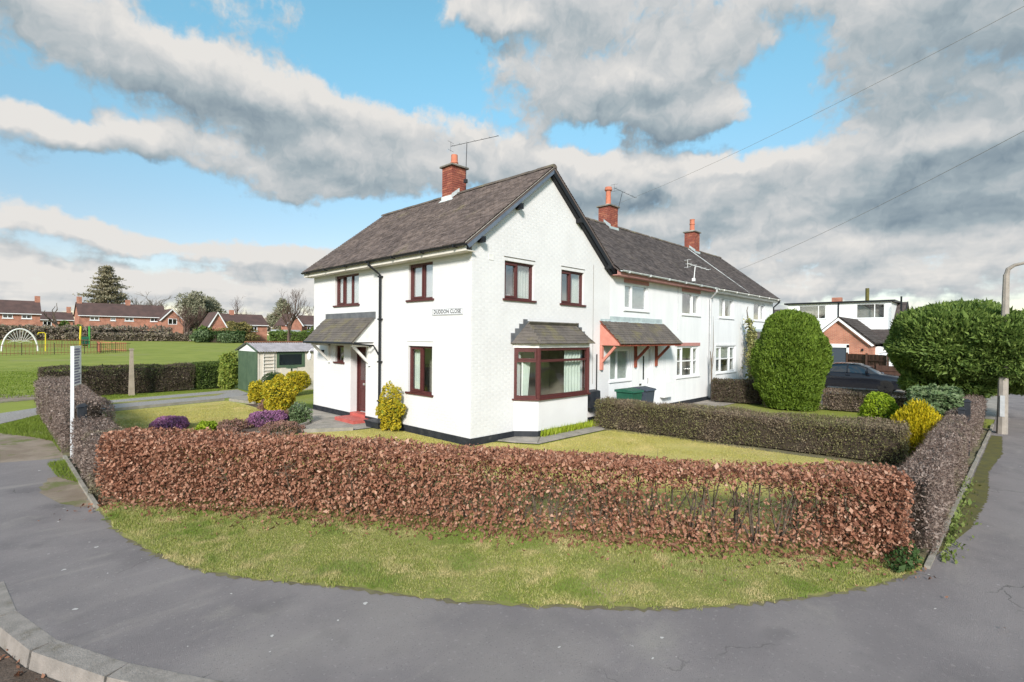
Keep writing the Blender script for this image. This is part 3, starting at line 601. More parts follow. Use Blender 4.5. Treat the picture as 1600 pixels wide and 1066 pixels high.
# ---------------------------------------------------------------- building helpers
PF = lambda a, o, z: (-o, a, z)          # facade plane X = 0, outward -X
PG = lambda a, o, z: (a, -o, z)          # gable / terrace plane Y = 0, outward -Y
def pbox(mb, P, a0, a1, o0, o1, z0, z1): return mb.box(P(a0, o0, z0), P(a1, o1, z1))
def wall_grid(mb, P, a0, a1, z0, z1, ops, th=.24):
    cuts = sorted({a0, a1}|{min(max(v, a0), a1) for o in ops for v in o[:2]})
    for c0, c1 in zip(cuts, cuts[1:]):
        if c1-c0 < 1e-4: continue
        mid = (c0+c1)/2; z = z0
        for o in sorted([o for o in ops if o[0] < mid < o[1]], key=lambda o: o[2]):
            if o[2] > z: pbox(mb, P, c0, c1, -th, 0, z, o[2])
            z = o[3]
        if z < z1: pbox(mb, P, c0, c1, -th, 0, z, z1)
    return mb
def brick_face(P, a0, a1, z0, z1, ops, lim=None):
    Vs = []; z = z0; r = 0
    while z < z1-.02:
        zt = min(z+.066, z1); lo, hi = a0, a1
        if lim: lo, hi = lim(zt); lo = max(lo, a0); hi = min(hi, a1)
        a = a0-(.1125 if r % 2 else 0)
        while a < hi:
            segs = [(max(a+.004, lo), min(a+.221, hi))]
            for o in ops:
                if o[2] < zt-.004 and o[3] > z+.004:
                    ns = []
                    for s0, s1 in segs:
                        if o[0] > s0: ns.append((s0, min(s1, o[0])))
                        if o[1] < s1: ns.append((max(s0, o[1]), s1))
                    segs = ns
            for s0, s1 in segs:
                if s1-s0 > .02:
                    h = random.uniform(.0003, .0009); c = .005
                    Vs.append([P(s0, 0, z), P(s1, 0, z), P(s1, 0, zt), P(s0, 0, zt), P(s0+c, h, z+c), P(s1-c, h, z+c), P(s1-c, h, zt-c), P(s0+c, h, zt-c)])
            a += .225
        z += .075; r += 1
    V = np.array(Vs); n = len(V); b = (np.arange(n)*8)[:,None]
    F = np.concatenate([b+np.array([q]) for q in ([4,5,6,7],[0,1,5,4],[1,2,6,5],[2,3,7,6],[3,0,4,7])])
    return np_mesh('brickwork', V.reshape(-1,3), 4, F)
def ring(mb, P, a0, a1, z0, z1, w_, o0, o1):
    pbox(mb, P, a0, a0+w_, o0, o1, z0, z1); pbox(mb, P, a1-w_, a1, o0, o1, z0, z1)
    pbox(mb, P, a0+w_, a1-w_, o0, o1, z0, z0+w_); pbox(mb, P, a0+w_, a1-w_, o0, o1, z1-w_, z1); return mb
def curtain_mesh(P, a0, a1, z0, z1, o, amp=.025, n=26, taper=0):
    mb = MB()
    for i in range(n+1):
        t = i/n; a = a0+(a1-a0)*t; oo = o+amp*math.sin(t*n*1.25)+random.uniform(-.005,.005); mb.v += [P(a0+(a-a0)*(1-taper), oo, z0), P(a, oo, z1)]
        if i: k = 2*i; mb.f.append((k-2, k, k+1, k-1))
    return mb
def window(house, P, a0, a1, z0, z1, mull=(.5,), sash=(0,), fm='rosewood', rec=.07, sill='rosewood', glass='glass', curtains=(), blind=None, transom=None, fw=.055, room=True, label=None):
    mb = ring(MB(), P, a0, a1, z0, z1, fw, -rec-.07, -rec); xs = [a0]+[a0+(a1-a0)*m for m in mull]+[a1]
    for m_ in xs[1:-1]: pbox(mb, P, m_-fw*.45, m_+fw*.45, -rec-.068, -rec-.002, z0+fw, z1-fw)
    win = part('window', mb, fm, house, label=label)
    for i in range(len(xs)-1):
        l0 = xs[i]+(fw if i == 0 else fw*.45); l1 = xs[i+1]-(fw if i == len(xs)-2 else fw*.45); zz0, zz1 = z0+fw, z1-fw
        if i in sash:
            part('sash', ring(MB(), P, l0-.012, l1+.012, zz0-.012, zz1+.012, .05, -rec-.055, -rec+.014), fm, win)
        part('pane', pbox(MB(), P, l0, l1, -rec-.045, -rec-.038, zz0, zz1), glass, win)
        if transom is not None and i in transom[1]:
            part('glazing_bar', pbox(MB(), P, l0, l1, -rec-.06, -rec-.004, z0+(z1-z0)*transom[0]-.022, z0+(z1-z0)*transom[0]+.022), fm, win)
    if sill: part('sill', pbox(MB(), P, a0-.07, a1+.07, -rec, .05, z0-.045, z0+.004), sill, win)
    for (c0, c1, tp) in curtains:
        W_ = a1-a0; part('curtain', curtain_mesh(P, a0+W_*c0, a0+W_*c1, z0+.02, z1-.02, -rec-.16, taper=tp), 'curtain', win)
    if blind: part('blind', pbox(MB(), P, a0+.05, a1-.05, -rec-.085, -rec-.078, z0+(z1-z0)*blind[0], z1-.02), blind[1], win)
    if room:
        rm = MB(); d = -rec-.55; q = [P(a0-.1, d, z0-.1), P(a1+.1, d, z0-.1), P(a1+.1, d, z1+.1), P(a0-.1, d, z1+.1)]; f_ = [P(a0-.1, -.245, z0-.1), P(a1+.1, -.245, z0-.1), P(a1+.1, -.245, z1+.1), P(a0-.1, -.245, z1+.1)]
        rm.add(q+f_, [(0,1,2,3),(0,1,5,4),(1,2,6,5),(2,3,7,6),(3,0,4,7)]); part('room', rm, 'interior', win)
    return win
# one shared brick and one shared plain tile
BRICK_ME = MB().box((-.1075,-.05,-.0325),(.1075,.05,.0325)).mesh('brick'); BRICK_ME.materials.append(MATS['brick'])
BRICK_ME2 = MB().box((-.1075,-.05,-.0325),(.1075,.05,.0325)).mesh('brick'); BRICK_ME2.materials.append(MATS['brick_b'])
HALF_ME = MB().box((-.05,-.05,-.0325),(.05,.05,.0325)).mesh('brick'); HALF_ME.materials.append(MATS['brick'])
TILE_ME = MB().add([(-.08,0,.018),(.08,0,.018),(.08,.16,.004),(-.08,.16,.004),(-.08,0,0),(.08,0,0)], [(0,1,2,3),(4,5,1,0),(4,0,3),(5,2,1)]).mesh('tile'); TILE_ME.materials.append(MATS['canopy_tile'])
RIDGE_ME = MB()
for i in range(7):
    t = math.pi*i/6; RIDGE_ME.v += [(0, .12*math.cos(t), .10*math.sin(t)), (.295, .12*math.cos(t), .10*math.sin(t))]
RIDGE_ME.f = [(2*i, 2*i+1, 2*i+3, 2*i+2) for i in range(6)]+[(12, 10, 8, 6, 4, 2, 0)]
RIDGE_ME = RIDGE_ME.mesh('ridge_tile'); RIDGE_ME.materials.append(MATS['ridge_tile'])
def wpos(parent):
    t = Vector((0,0,0)); p = parent
    while p is not None: t += p.location; p = p.parent
    return t
def inst(name, me, parent, loc, rot=None, scale=None):
    o = bpy.data.objects.new(name, me); COL.objects.link(o); o.parent = parent; o.location = Vector(loc)-wpos(parent)
    if rot is not None: o.rotation_euler = rot.to_euler() if isinstance(rot, Matrix) else rot
    if scale: o.scale = scale
    return o
def basis(A, U, N): return Matrix((A, U, N)).transposed()
def canopy_tiles(parent, E, A, U, N, length, slope, gauge=.1, tw=.165, lim=None):
    E, A, U, N = Vector(E), Vector(A), Vector(U), Vector(N); rot = basis(A, U, N); nc = int(round(slope/gauge))
    for c in range(nc):
        lo, hi = (0, length) if lim is None else lim(c*gauge)
        k = lo+(tw/4 if c % 2 else 0)
        while k < hi-.02:
            wd = min(tw, hi-k)
            inst('tile', TILE_ME, parent, E+A*(k+wd/2)+U*(c*gauge+random.uniform(-.004,.004))+N*random.uniform(0,.004), rot, (wd/tw*1.0, min(1, (slope-c*gauge+.02)/.16), 1))
            k += wd
def chimney(house, cx, cy, zb, zt, lx, ly, pot_h, potstyle):
    ch = part('chimney', MB().box((cx-lx/2+.012, cy-ly/2+.012, zb), (cx+lx/2-.012, cy+ly/2-.012, zt)), 'mortar', house)
    z = zt-.04; r = 0
    while z > zb+.3:
        for side in range(4):
            L_ = lx if side % 2 == 0 else ly; n = max(1, int(round(L_/.225))); off = .11 if (r+side) % 2 else 0; step = L_/n
            ks = [(-L_/2+step*(i+.5)+(step/2 if off else 0)) for i in range(n if not off else n-1)]
            for kx in ks:
                me = random.choice([BRICK_ME, BRICK_ME, BRICK_ME2])
                p = {0: (cx+kx, cy-ly/2+.047, z), 1: (cx-lx/2+.047, cy+kx, z), 2: (cx+kx, cy+ly/2-.047, z), 3: (cx+lx/2-.047, cy+kx, z)}[side]
                q = random.uniform(-.003, .003); p = (p[0]+q, p[1]+q, p[2])
                inst('brick', me, ch, p, (0, 0, 0 if side % 2 == 0 else math.pi/2), ((step-.012)/.215, 1, 1))
            if off:
                for e in (-1, 1):
                    kx = e*(L_/2-step/4); p = {0: (cx+kx, cy-ly/2+.047, z), 1: (cx-lx/2+.047, cy+kx, z), 2: (cx+kx, cy+ly/2-.047, z), 3: (cx+lx/2-.047, cy+kx, z)}[side]
                    inst('brick', HALF_ME, ch, p, (0, 0, 0 if side % 2 == 0 else math.pi/2), ((step/2-.012)/.1, 1, 1))
        z -= .077; r += 1
    part('cap', MB().hexa([(cx-lx/2-.07, cy-ly/2-.07, zt-.005),(cx+lx/2+.07, cy-ly/2-.07, zt-.005),(cx+lx/2+.07, cy+ly/2+.07, zt-.005),(cx-lx/2-.07, cy+ly/2+.07, zt-.005)],
        [(cx-lx/2-.06, cy-ly/2-.06, zt+.05),(cx+lx/2+.06, cy-ly/2-.06, zt+.05),(cx+lx/2+.06, cy+ly/2+.06, zt+.05),(cx-lx/2-.06, cy+ly/2+.06, zt+.05)]), 'stone_cap', ch)
    part('flaunching', MB().lathe([(.24, .05), (.15, .14)], (cx, cy, zt)), 'mortar', ch)
    if potstyle == 0: prof = [(.12, .08), (.115, pot_h*.35), (.135, pot_h*.4), (.135, pot_h*.45), (.115, pot_h*.5), (.11, pot_h), (.08, pot_h), (.08, pot_h-.1)]
    elif potstyle == 1: prof = [(.115, .08), (.105, pot_h*.8), (.15, pot_h*.83), (.165, pot_h*.88), (.15, pot_h*.92), (.14, pot_h), (.1, pot_h), (.1, pot_h-.1)]
    else: prof = [(.13, .08), (.12, pot_h*.6), (.14, pot_h*.63), (.14, pot_h*.7), (.12, pot_h*.74), (.125, pot_h*.93), (.14, pot_h), (.1, pot_h), (.1, pot_h-.1)]
    pt = part('chimney_pot', MB().lathe(prof, (cx, cy, zt), 16), 'terracotta', ch, smooth=False)
    return ch
def yagi(label, base, top, heading, blen, mname='wire', n=9, grp='roof aerials', wd=.5, r=.008):
    root = T('tv_aerial', label, 'aerial', base, grp); b, t = Vector(base), Vector(top); h = Vector(heading).normalized(); sd = h.cross(Vector((0,0,1))).normalized()
    part('mast', MB().tube([b, t], r*1.4, 6), mname, root)
    bm_ = part('boom', MB().tube([t-h*blen*.35+Vector((0,0,.02)), t+h*blen*.65+Vector((0,0,.02))], r, 6), mname, root)
    for i in range(n):
        c = t-h*blen*.3+h*(blen*.93*i/(n-1))+Vector((0,0,.03)); part('element', MB().tube([c-sd*wd*.5*(1-.3*i/n), c+sd*wd*.5*(1-.3*i/n)], r*.55, 4), mname, bm_)
    c = t-h*blen*.35
    part('reflector', MB().tube([c+Vector((0,0,.16))-sd*.16, c+Vector((0,0,.16))+sd*.16], r*.6, 4).tube([c-Vector((0,0,.12))-sd*.16, c-Vector((0,0,.12))+sd*.16], r*.6, 4).tube([c-Vector((0,0,.14)), c+Vector((0,0,.18))], r*.7, 4), mname, root)
    part('bracket', MB().box((b.x-.05, b.y-.05, b.z), (b.x+.05, b.y+.05, b.z+.12)), mname, root)
    return root

# ---------------------------------------------------------------- corner house
HX, HY = 5.95, 8.42; RX, RZ = 2.9, 7.40; EZ, EX = 4.86, -.32; SL = (RZ-EZ)/(RX-EX)
house = T('corner_house', 'white painted detached-looking corner house with steep gable and burgundy windows', 'house')
house['label'] = 'white painted corner house with tall gable, burgundy windows and bay window'
FO = [(5.31,6.86,3.62,4.60), (1.53,2.62,3.62,4.60), (1.53,2.62,1.10,2.37), (6.25,6.82,1.76,2.30), (4.86,5.79,.18,2.32)]
GO = [(1.12,2.25,3.62,4.60), (3.44,4.54,3.62,4.60), (1.75,4.35,.6,2.35)]
wl = MB(); wall_grid(wl, PF, 0, HY, -.1, 4.86, FO)
part('wall', wl, 'white_paint', house)
wl = MB(); wall_grid(wl, PG, .24, HX, -.1, 4.86, GO)
part('wall', wl, 'white_paint', house)
part('gable_wall', MB().prism([(.0,0,4.86),(HX,0,4.86),(HX,0,4.95),(RX,0,RZ-.12),(.0,0,RZ-.12-RX*SL)], (0,.24,0)), 'white_paint', house)
part('wall', MB().box((.24,HY-.24,-.1),(HX,HY,4.86)).box((HX-.24,.24,-.1),(HX,HY-.24,4.86)), 'white_paint', house)
part('gable_wall', MB().prism([(0,HY,4.86),(HX,HY,4.86),(RX,HY,RZ-.12)], (0,-.24,0)), 'white_paint', house)
o = link('brickwork', brick_face(PF, .0, HY, .18, 4.84, FO), 'white_paint', house); o['kind'] = 'stuff'
o = link('brickwork', brick_face(PG, .0, HX, .18, 7.3, GO+[(1.5,4.6,-1,2.5)], lambda z: (0 if z < 4.9 else max(0, RX-(RZ-.14-z)/SL), HX if z < 4.9 else min(HX, RX+(RZ-.14-z)/SL))), 'white_paint', house); o['kind'] = 'stuff'
pl = MB()
for q in ((PF,-.016,4.86,.016,.178),(PF,5.79,HY,.016,.178),(PG,0,1.5,.0155,.1775),(PG,4.62,HX,.0155,.1775)): part('plinth', pbox(MB(), q[0], q[1], q[2], 0, q[3], -.1, q[4]), 'black_paint', house)
# roof
roof = part('roof', MB().prism([(EX,-.15,EZ-.03),(RX,-.15,RZ-.03),(RX,-.15,RZ-.09),(EX+.02,-.15,EZ-.08)], (0,8.75,0)).prism([(6.12,-.15,EZ-.03),(RX+.001,-.15,RZ-.03),(RX+.001,-.15,RZ-.09),(6.10,-.15,EZ-.08)], (0,8.75,0)), 'roof_tile', house)
ul = Vector((RX-EX, 0, RZ-EZ)); slen = ul.length; ul.normalize(); nl = Vector((-ul.z, 0, ul.x))
foliage('roof_tiles', tile_mesh('roof_tiles', (EX-.03,8.60,EZ-.02), (0,-1,0), ul, nl, 8.75, slen+.03), 'roof_tile', roof)
ur = Vector((-ul.x, 0, ul.z)); nr_ = Vector((ul.z, 0, ul.x))
foliage('roof_tiles', tile_mesh('roof_tiles', (6.14,-.15,EZ-.02), (0,1,0), ur, nr_, 8.75, slen+.03), 'roof_tile', roof)
for i in range(29): inst('ridge_tile', RIDGE_ME, roof, (RX, -.15+i*.302, RZ-.035+random.uniform(-.006,.006)), (0,0,math.pi/2))
# verge: mortar line under the tile edge, blue-grey board on the left rake, black on the right
part('verge_mortar', MB().bar((EX,-.135,EZ-.03),(RX,-.135,RZ-.035),.03,.03,(0,-1,0)), 'mortar', house)
part('verge_board', MB().prism([(EX+.02,-.145,EZ-.055),(RX,-.145,RZ-.06),(RX,-.145,RZ-.20),(EX+.12,-.145,EZ-.13)], (0,.03,0)), 'slate_blue', house)
part('verge_board', MB().prism([(6.10,-.145,EZ-.055),(RX+.002,-.145,RZ-.06),(RX+.002,-.145,RZ-.24),(6.02,-.145,EZ-.20)], (0,.03,0)).prism([(6.02,-.115,EZ-.1),(RX+.002,-.115,RZ-.10),(RX+.002,-.115,RZ-.28),(5.92,-.115,EZ-.20)], (0,.112,0)), 'black_plastic', house)
for x in (.22, 1.55, 4.15, 5.68):
    z = (EZ+(x-EX)*SL if x < RX else RZ-(x-RX)*SL)-.24; s = 1 if x < RX else -1
    part('purlin_end', MB().hexa([(x-.05,-.2,z-.13),(x+.05,-.2,z-.13),(x+.05,.05,z-.13),(x-.05,.05,z-.13)], [(x-.05,-.2,z),(x+.05,-.2,z+.02*s),(x+.05,.05,z+.02*s),(x-.05,.05,z)]), 'black_plastic', house)
part('fascia', MB().box((EX+.02,-.12,EZ-.20),(EX+.045,8.58,EZ-.06)).box((EX+.045,-.12,EZ-.20),(-.0,8.58,EZ-.18)), 'cream_trim', house)
def gutter(house, P0, P1, m, r=.055):
    mb = MB(); P0, P1 = Vector(P0), Vector(P1); d = (P1-P0).normalized(); sd = d.cross(Vector((0,0,1)))
    for p in (P0, P1):
        for k in range(9):
            t = math.pi+math.pi*k/8; mb.v.append(tuple(p+sd*math.cos(t)*r+Vector((0,0,math.sin(t)*r))))
        for k in range(9):
            t = 2*math.pi-math.pi*k/8; mb.v.append(tuple(p+sd*math.cos(t)*(r-.006)+Vector((0,0,math.sin(t)*(r-.006)))))
    for k in range(17): mb.f.append((k, k+1, 18+k+1, 18+k))
    g = part('gutter', mb, m, house); n = int((P1-P0).length/1.4)
    for i in range(n+1):
        c = P0+(P1-P0)*(i+.3)/(n+.6); part('gutter_bracket', MB().bar(c-d*.02+Vector((0,0,-.03)), c+d*.02+Vector((0,0,-.03)), 2*r+.02, r+.02), m, g)
    return g
gutter(house, (EX-.05,-.2,EZ-.045), (EX-.05,8.55,EZ-.045), 'black_plastic')
dp = part('downpipe', MB().tube([(EX-.05,4.1,EZ-.09),(EX-.05,4.1,EZ-.17),(-.07,3.97,4.42),(-.07,3.97,.12),(-.16,3.97,.03)], .036, 10), 'black_plastic', house)
for z in (4.35, 3.1, 1.85, .7): part('pipe_clip', MB().box((-.115,3.91,z),(0,4.03,z+.045)), 'black_plastic', dp)
# windows
window(house, PF, 5.31, 6.86, 3.62, 4.60, (.36,.68), (2,), blind=(.0,'blind'), glass='glass_bright')
window(house, PF, 1.53, 2.62, 3.62, 4.60, (.45,), (1,), blind=(.0,'blind'), glass='glass_bright')
window(house, PF, 1.53, 2.62, 1.10, 2.37, (.5,), (1,), curtains=((.62,.97,0),), glass='glass')
window(house, PF, 6.25, 6.82, 1.76, 2.30, (), (), glass='glass')
window(house, PG, 1.12, 2.25, 3.62, 4.60, (.47,), (0,), curtains=((.5,.98,0),), glass='glass_bright')
window(house, PG, 3.44, 4.54, 3.62, 4.60, (.47,), (0,), curtains=((.72,.98,0),), glass='glass_bright')
for P, a0, a1 in ((PF,5.31,6.86),(PF,1.53,2.62),(PG,1.12,2.25),(PG,3.44,4.54)):
    part('drip_strip', pbox(MB(), P, a0-.03, a1+.03, 0, .02, 4.695, 4.707), 'stone_cap', house)
part('drip_strip', pbox(MB(), PF, 1.48, 2.66, 0, .02, 2.50, 2.512), 'white_trim', house)
# recessed front door
dr = part('door', MB().box((.27,4.88,.24),(.31,5.77,2.30)), 'rosewood', house)
part('door_frame', MB().box((.22,4.86,.2),(.34,4.90,2.32)).box((.22,5.75,.2),(.34,5.79,2.32)).box((.22,4.9,2.26),(.34,5.75,2.32)), 'rosewood', house)
for y0, y1, z0, z1 in ((5.0,5.30,.36,.98),(5.35,5.65,.36,.98)): part('door_panel', ring(MB(), lambda a, o, z: (.27-o, a, z), y0, y1, z0, z1, .03, 0, .012), 'rosewood', dr)
part('door_glass', MB().box((.262,5.04,1.22),(.27,5.61,2.12)), 'glass', dr); part('glass_backing', MB().box((.312,5.04,1.22),(.318,5.61,2.12)), 'net', dr)
part('letterbox', MB().box((.25,5.2,1.06),(.27,5.46,1.13)), 'chrome', dr); part('handle', MB().box((.22,4.95,1.04),(.27,4.98,1.2)), 'chrome', dr)
part('porch_reveal', MB().box((.34,4.7,.1),(.36,5.95,2.45)).box((.0,4.70,2.33),(.36,5.95,2.45)).box((.24,4.7,.1),(.345,4.86,2.33)).box((.24,5.79,.1),(.345,5.95,2.33)), 'white_paint', house)
part('step', MB().box((-.55,4.60,-.05),(-.018,5.75,.11)).box((-.018,4.87,-.05),(.26,5.78,.2)), 'red_step', house)
# door canopy
cn = part('door_canopy', MB().prism([(0,4.40,3.12),(-.66,4.40,2.44),(0,4.40,2.44)], (0,.03,0)).prism([(0,7.46,3.12),(-.66,7.46,2.44),(0,7.46,2.44)], (0,.03,0)).box((-.70,4.40,2.36),(-.66,7.49,2.44)).box((-.66,4.43,2.37),(0,7.46,2.40)), 'white_trim', house)
uc = Vector((.70,0,.74)).normalized(); ncn = Vector((-uc.z,0,uc.x))
part('roof_deck', MB().prism([(-.72,4.36,2.425),(.0,4.36,3.19),(.0,4.36,3.16),(-.70,4.36,2.41)], (0,3.17,0)), 'stone_cap', cn)
canopy_tiles(cn, (-.74,7.54,2.43), (0,-1,0), uc, ncn, 3.18, 1.02)
part('lead_flashing', MB().prism([(-.012,4.30,3.36),(-.012,7.50,3.36),(-.012,7.50,3.15),(-.012,4.30,3.15)], (-.006,0,0)).hexa([(-.02,4.36,3.17),(-.15,4.36,3.03),(-.15,7.50,3.03),(-.02,7.50,3.17)], [(-.02,4.36,3.19),(-.16,4.36,3.055),(-.16,7.50,3.055),(-.02,7.50,3.19)]), 'lead_dark', cn)
for y in (4.62, 7.22):
    part('bracket', MB().box((-.07,y-.04,1.72),(0,y+.04,2.37)).box((-.62,y-.04,2.30),(-.0,y+.04,2.366)).bar((-.04,y,1.80),(-.56,y,2.31),.07,.07), 'white_trim', cn)
part('gutter', MB().tube([(-.76,4.34,2.41),(-.76,7.52,2.41)], .035, 8), 'black_plastic', cn)
part('outlet_pipe', MB().tube([(-.74,4.38,2.40),(-.1,4.25,2.34),(-.07,4.15,2.2),(-.07,4.02,2.08)], .025, 7), 'black_plastic', cn)
# bay window
BP = [(1.5,0),(1.95,-.46),(4.15,-.46),(4.6,0)]
def bay_prism(mb, z0, z1, grow=0.):
    c = 3.05; return mb.prism([(c+(x-c)*(1+grow/1.5), y*(1+grow/.46), z0) for x, y in BP], (0,0,z1-z0))
bay = part('bay_window', bay_prism(MB(), .178, 1.0), 'white_paint', house)
part('bay_plinth', bay_prism(MB(), -.1, .178, .016), 'black_paint', bay)
part('bay_head', bay_prism(MB(), 2.36, 2.47, .03), 'white_trim', bay)
for k in range(7): part('head_block', MB().box((2.0+k*.31,-.492,2.375),(2.28+k*.31,-.478,2.455)), 'white_trim', bay)
def edge(i): a, b = Vector((*BP[i],0)), Vector((*BP[i+1],0)); return a, b
Z0, Z1 = 1.03, 2.36
for i in range(3):
    a, b = edge(i); d = (b-a).normalized(); n = Vector((d.y,-d.x,0)); n = n if n.y < 0 or i != 1 else -n; L_ = (b-a).length
    Pb = lambda s, o, z, a=a, d=d, n=n: tuple(a+d*s+n*o+Vector((0,0,z)))
    fr = MB()
    def fb(s0, s1, o0, o1, z0, z1): fr.hexa([Pb(s0,o0,z0),Pb(s1,o0,z0),Pb(s1,o1,z0),Pb(s0,o1,z0)],[Pb(s0,o0,z1),Pb(s1,o0,z1),Pb(s1,o1,z1),Pb(s0,o1,z1)])
    fb(0,.075,-.07,.0,Z0,Z1); fb(L_-.075,L_,-.07,.0,Z0,Z1); fb(.075,L_-.075,-.07,.0,Z0,Z0+.075); fb(.075,L_-.075,-.07,.0,Z1-.075,Z1); fb(.075,L_-.075,-.07,.0,1.98,2.045)
    if i != 1:
        for (z0,z1) in ((2.045,Z1-.075),): fb(.075,.11,-.05,.018,z0,z1); fb(L_-.11,L_-.075,-.05,.018,z0,z1); fb(.11,L_-.11,-.05,.018,z0,z0+.035); fb(.11,L_-.11,-.05,.018,z1-.035,z1)
    frame = part('window_frame', fr, 'rosewood', bay)
    for (z0,z1) in ((Z0+.075,1.98),(2.045,Z1-.075)):
        gm = MB().hexa([Pb(.075,-.045,z0),Pb(L_-.075,-.045,z0),Pb(L_-.075,-.038,z0),Pb(.075,-.038,z0)],[Pb(.075,-.045,z1),Pb(L_-.075,-.045,z1),Pb(L_-.075,-.038,z1),Pb(.075,-.038,z1)]); part('pane', gm, 'glass', bay)
part('bay_post', MB().tube([(1.95,-.46,Z0),(1.95,-.46,Z1)], .06, 8).tube([(4.15,-.46,Z0),(4.15,-.46,Z1)], .045, 8), 'rosewood', bay)
part('sill', bay_prism(MB(), .985, 1.03, .07), 'rosewood', bay)
part('curtain', curtain_mesh(PG, 3.25, 3.98, 1.03, 2.35, .28), 'curtain', bay); part('curtain', curtain_mesh(PG, 1.66, 1.98, 1.03, 1.98, .12, taper=.3), 'curtain', bay)
part('room', MB().add([(1.6,1.3,.4),(4.5,1.3,.4),(4.5,1.3,2.5),(1.6,1.3,2.5),(1.6,.25,.4),(4.5,.25,.4),(4.5,.25,2.5),(1.6,.25,2.5)], [(0,1,2,3),(0,1,5,4),(1,2,6,5),(2,3,7,6),(3,0,4,7)]), 'interior_wall', bay)
# hipped bay roof, tiles one by one
ub = Vector((0,.50,.50)).normalized(); nb = Vector((0,-ub.z,ub.y))
part('roof_deck', MB().add([(1.38,0,2.475),(1.85,-.58,2.475),(4.25,-.58,2.475),(4.72,0,2.475),(1.98,-.012,3.0),(4.12,-.012,3.0)], [(0,1,4),(1,2,5,4),(2,3,5),(0,1,2,3)]), 'stone_cap', bay)
canopy_tiles(bay, (1.80,-.60,2.465), (1,0,0), Vector((0,.59,.53)).normalized(), Vector((0,-.53,.59)).normalized(), 2.50, .78, .11, .165, lambda s: (.30*s/.78, 2.50-.30*s/.78))
for sx in (-1, 1):
    a = Vector((1.36,0,2.465)) if sx < 0 else Vector((4.25,-.60,2.465)); b = Vector((1.85,-.60,2.465)) if sx < 0 else Vector((4.74,0,2.465)); A = (b-a).normalized(); top = Vector((1.98 if sx < 0 else 4.12,-.012,3.0))
    foot = a+A*(top-a).dot(A); U = (top-foot); sl_ = U.length; U.normalize(); Nn = A.cross(U); kk = (top-a).dot(A); Lh = (b-a).length
    canopy_tiles(bay, a, A, U, Nn, Lh, sl_*.95, .11, .165, lambda s, kk=kk, Lh=Lh, sl_=sl_: (kk*s/sl_, Lh-(Lh-kk)*s/sl_))
fl = MB().box((1.95,-.022,2.98),(4.15,-.006,3.07))
for k in range(4): pbox(fl, PG, 1.36+k*.155, 1.36+(k+1)*.155, .006, .024, 2.50+k*.12, 2.74+k*.125); pbox(fl, PG, 4.74-(k+1)*.155, 4.74-k*.155, .006, .024, 2.50+k*.12, 2.70+k*.125)
part('stepped_flashing', fl, 'lead_dark', bay); part('lead_roll', MB().bar((1.96,-.06,3.0),(4.14,-.06,3.0),.16,.03,(0,.7,.7)), 'stone_cap', bay)
chm = chimney(house, 2.9, 4.22, 6.9, 8.30, .62, .52, .46, 0)
part('lead_flashing', MB().prism([(2.58,3.94,7.05),(2.58,4.50,7.05),(2.58,4.50,7.32),(2.58,3.94,7.32)], (-.012,0,0)).prism([(2.58,3.953,7.22),(2.9,3.953,7.46),(2.9,3.953,7.60),(2.58,3.953,7.36)], (0,-.012,0)).prism([(2.50,3.9,7.10),(2.50,4.54,7.10),(2.60,4.54,7.19),(2.60,3.9,7.19)], (-.02,0,.02)), 'lead_white', chm)
part('cable', MB().tube([(5.03,-.008,4.9),(5.03,-.008,1.2)], .006, 5), 'stone_cap', house)
part('vent', pbox(MB(), PG, .55, .72, 0, .012, 4.55, 4.70), 'white_trim', house)
yagi('tall thin television aerial on the chimney of the corner house', (3.0,3.75,7.75), (3.0,3.70,9.05), (.25,-1,.0), 1.9, n=7, wd=.16)

# ---------------------------------------------------------------- things on the corner house
sg = tag(part('street_sign', pbox(MB(), PF, .30, 1.52, .006, .02, 3.18, 3.345), 'sign_white', None), 'white street name sign with black lettering fixed to the house wall', 'street sign')
part('border', ring(MB(), PF, .31, 1.51, 3.19, 3.335, .008, .02, .0225), 'sign_ink', sg)
cu = bpy.data.curves.new('lettering', 'FONT'); cu.body = 'DUDDON CLOSE'; cu.size = .135; cu.extrude = .001; cu.offset = .0035; cu.align_x = 'CENTER'; cu.align_y = 'CENTER'; cu.space_character = 1.1
to = bpy.data.objects.new('tmp', cu); COL.objects.link(to); bpy.context.view_layer.update()
lm = bpy.data.meshes.new_from_object(to.evaluated_get(bpy.context.evaluated_depsgraph_get())); bpy.data.objects.remove(to)
lo = link('lettering', lm, 'sign_ink', sg, True); lm.materials.clear(); lm.materials.append(MATS['sign_ink'])
lo.rotation_euler = Matrix(((0,0,-1),(-1,0,0),(0,1,0))).to_euler(); lo.location = (-.0225,.91,3.262)
wdt = max(v.co.x for v in lm.vertices)-min(v.co.x for v in lm.vertices); lo.scale = (1.08/wdt, .98, 1)
mbx = T('meter_box', 'dark grey gas meter box on the wall beside the bay window', 'meter box', (4.85,0,0))
part('box', MB().hexa([(4.60,-.26,.50),(5.12,-.26,.50),(5.12,-.02,.50),(4.60,-.02,.50)],[(4.60,-.24,1.0),(5.12,-.24,1.0),(5.12,-.02,1.03),(4.60,-.02,1.03)]), 'black_paint', mbx)
part('pipe', MB().tube([(5.22,-.03,.9),(5.22,-.03,2.12)], .02, 7), 'black_plastic', mbx); part('pipe', MB().tube([(4.66,-.05,.03),(4.66,-.05,.52)], .022, 7), 'stone_cap', mbx)
wlt = T('wall_lantern', 'white swan-neck lantern on the far end of the corner house', 'wall light', (.0,8.5,1.9))
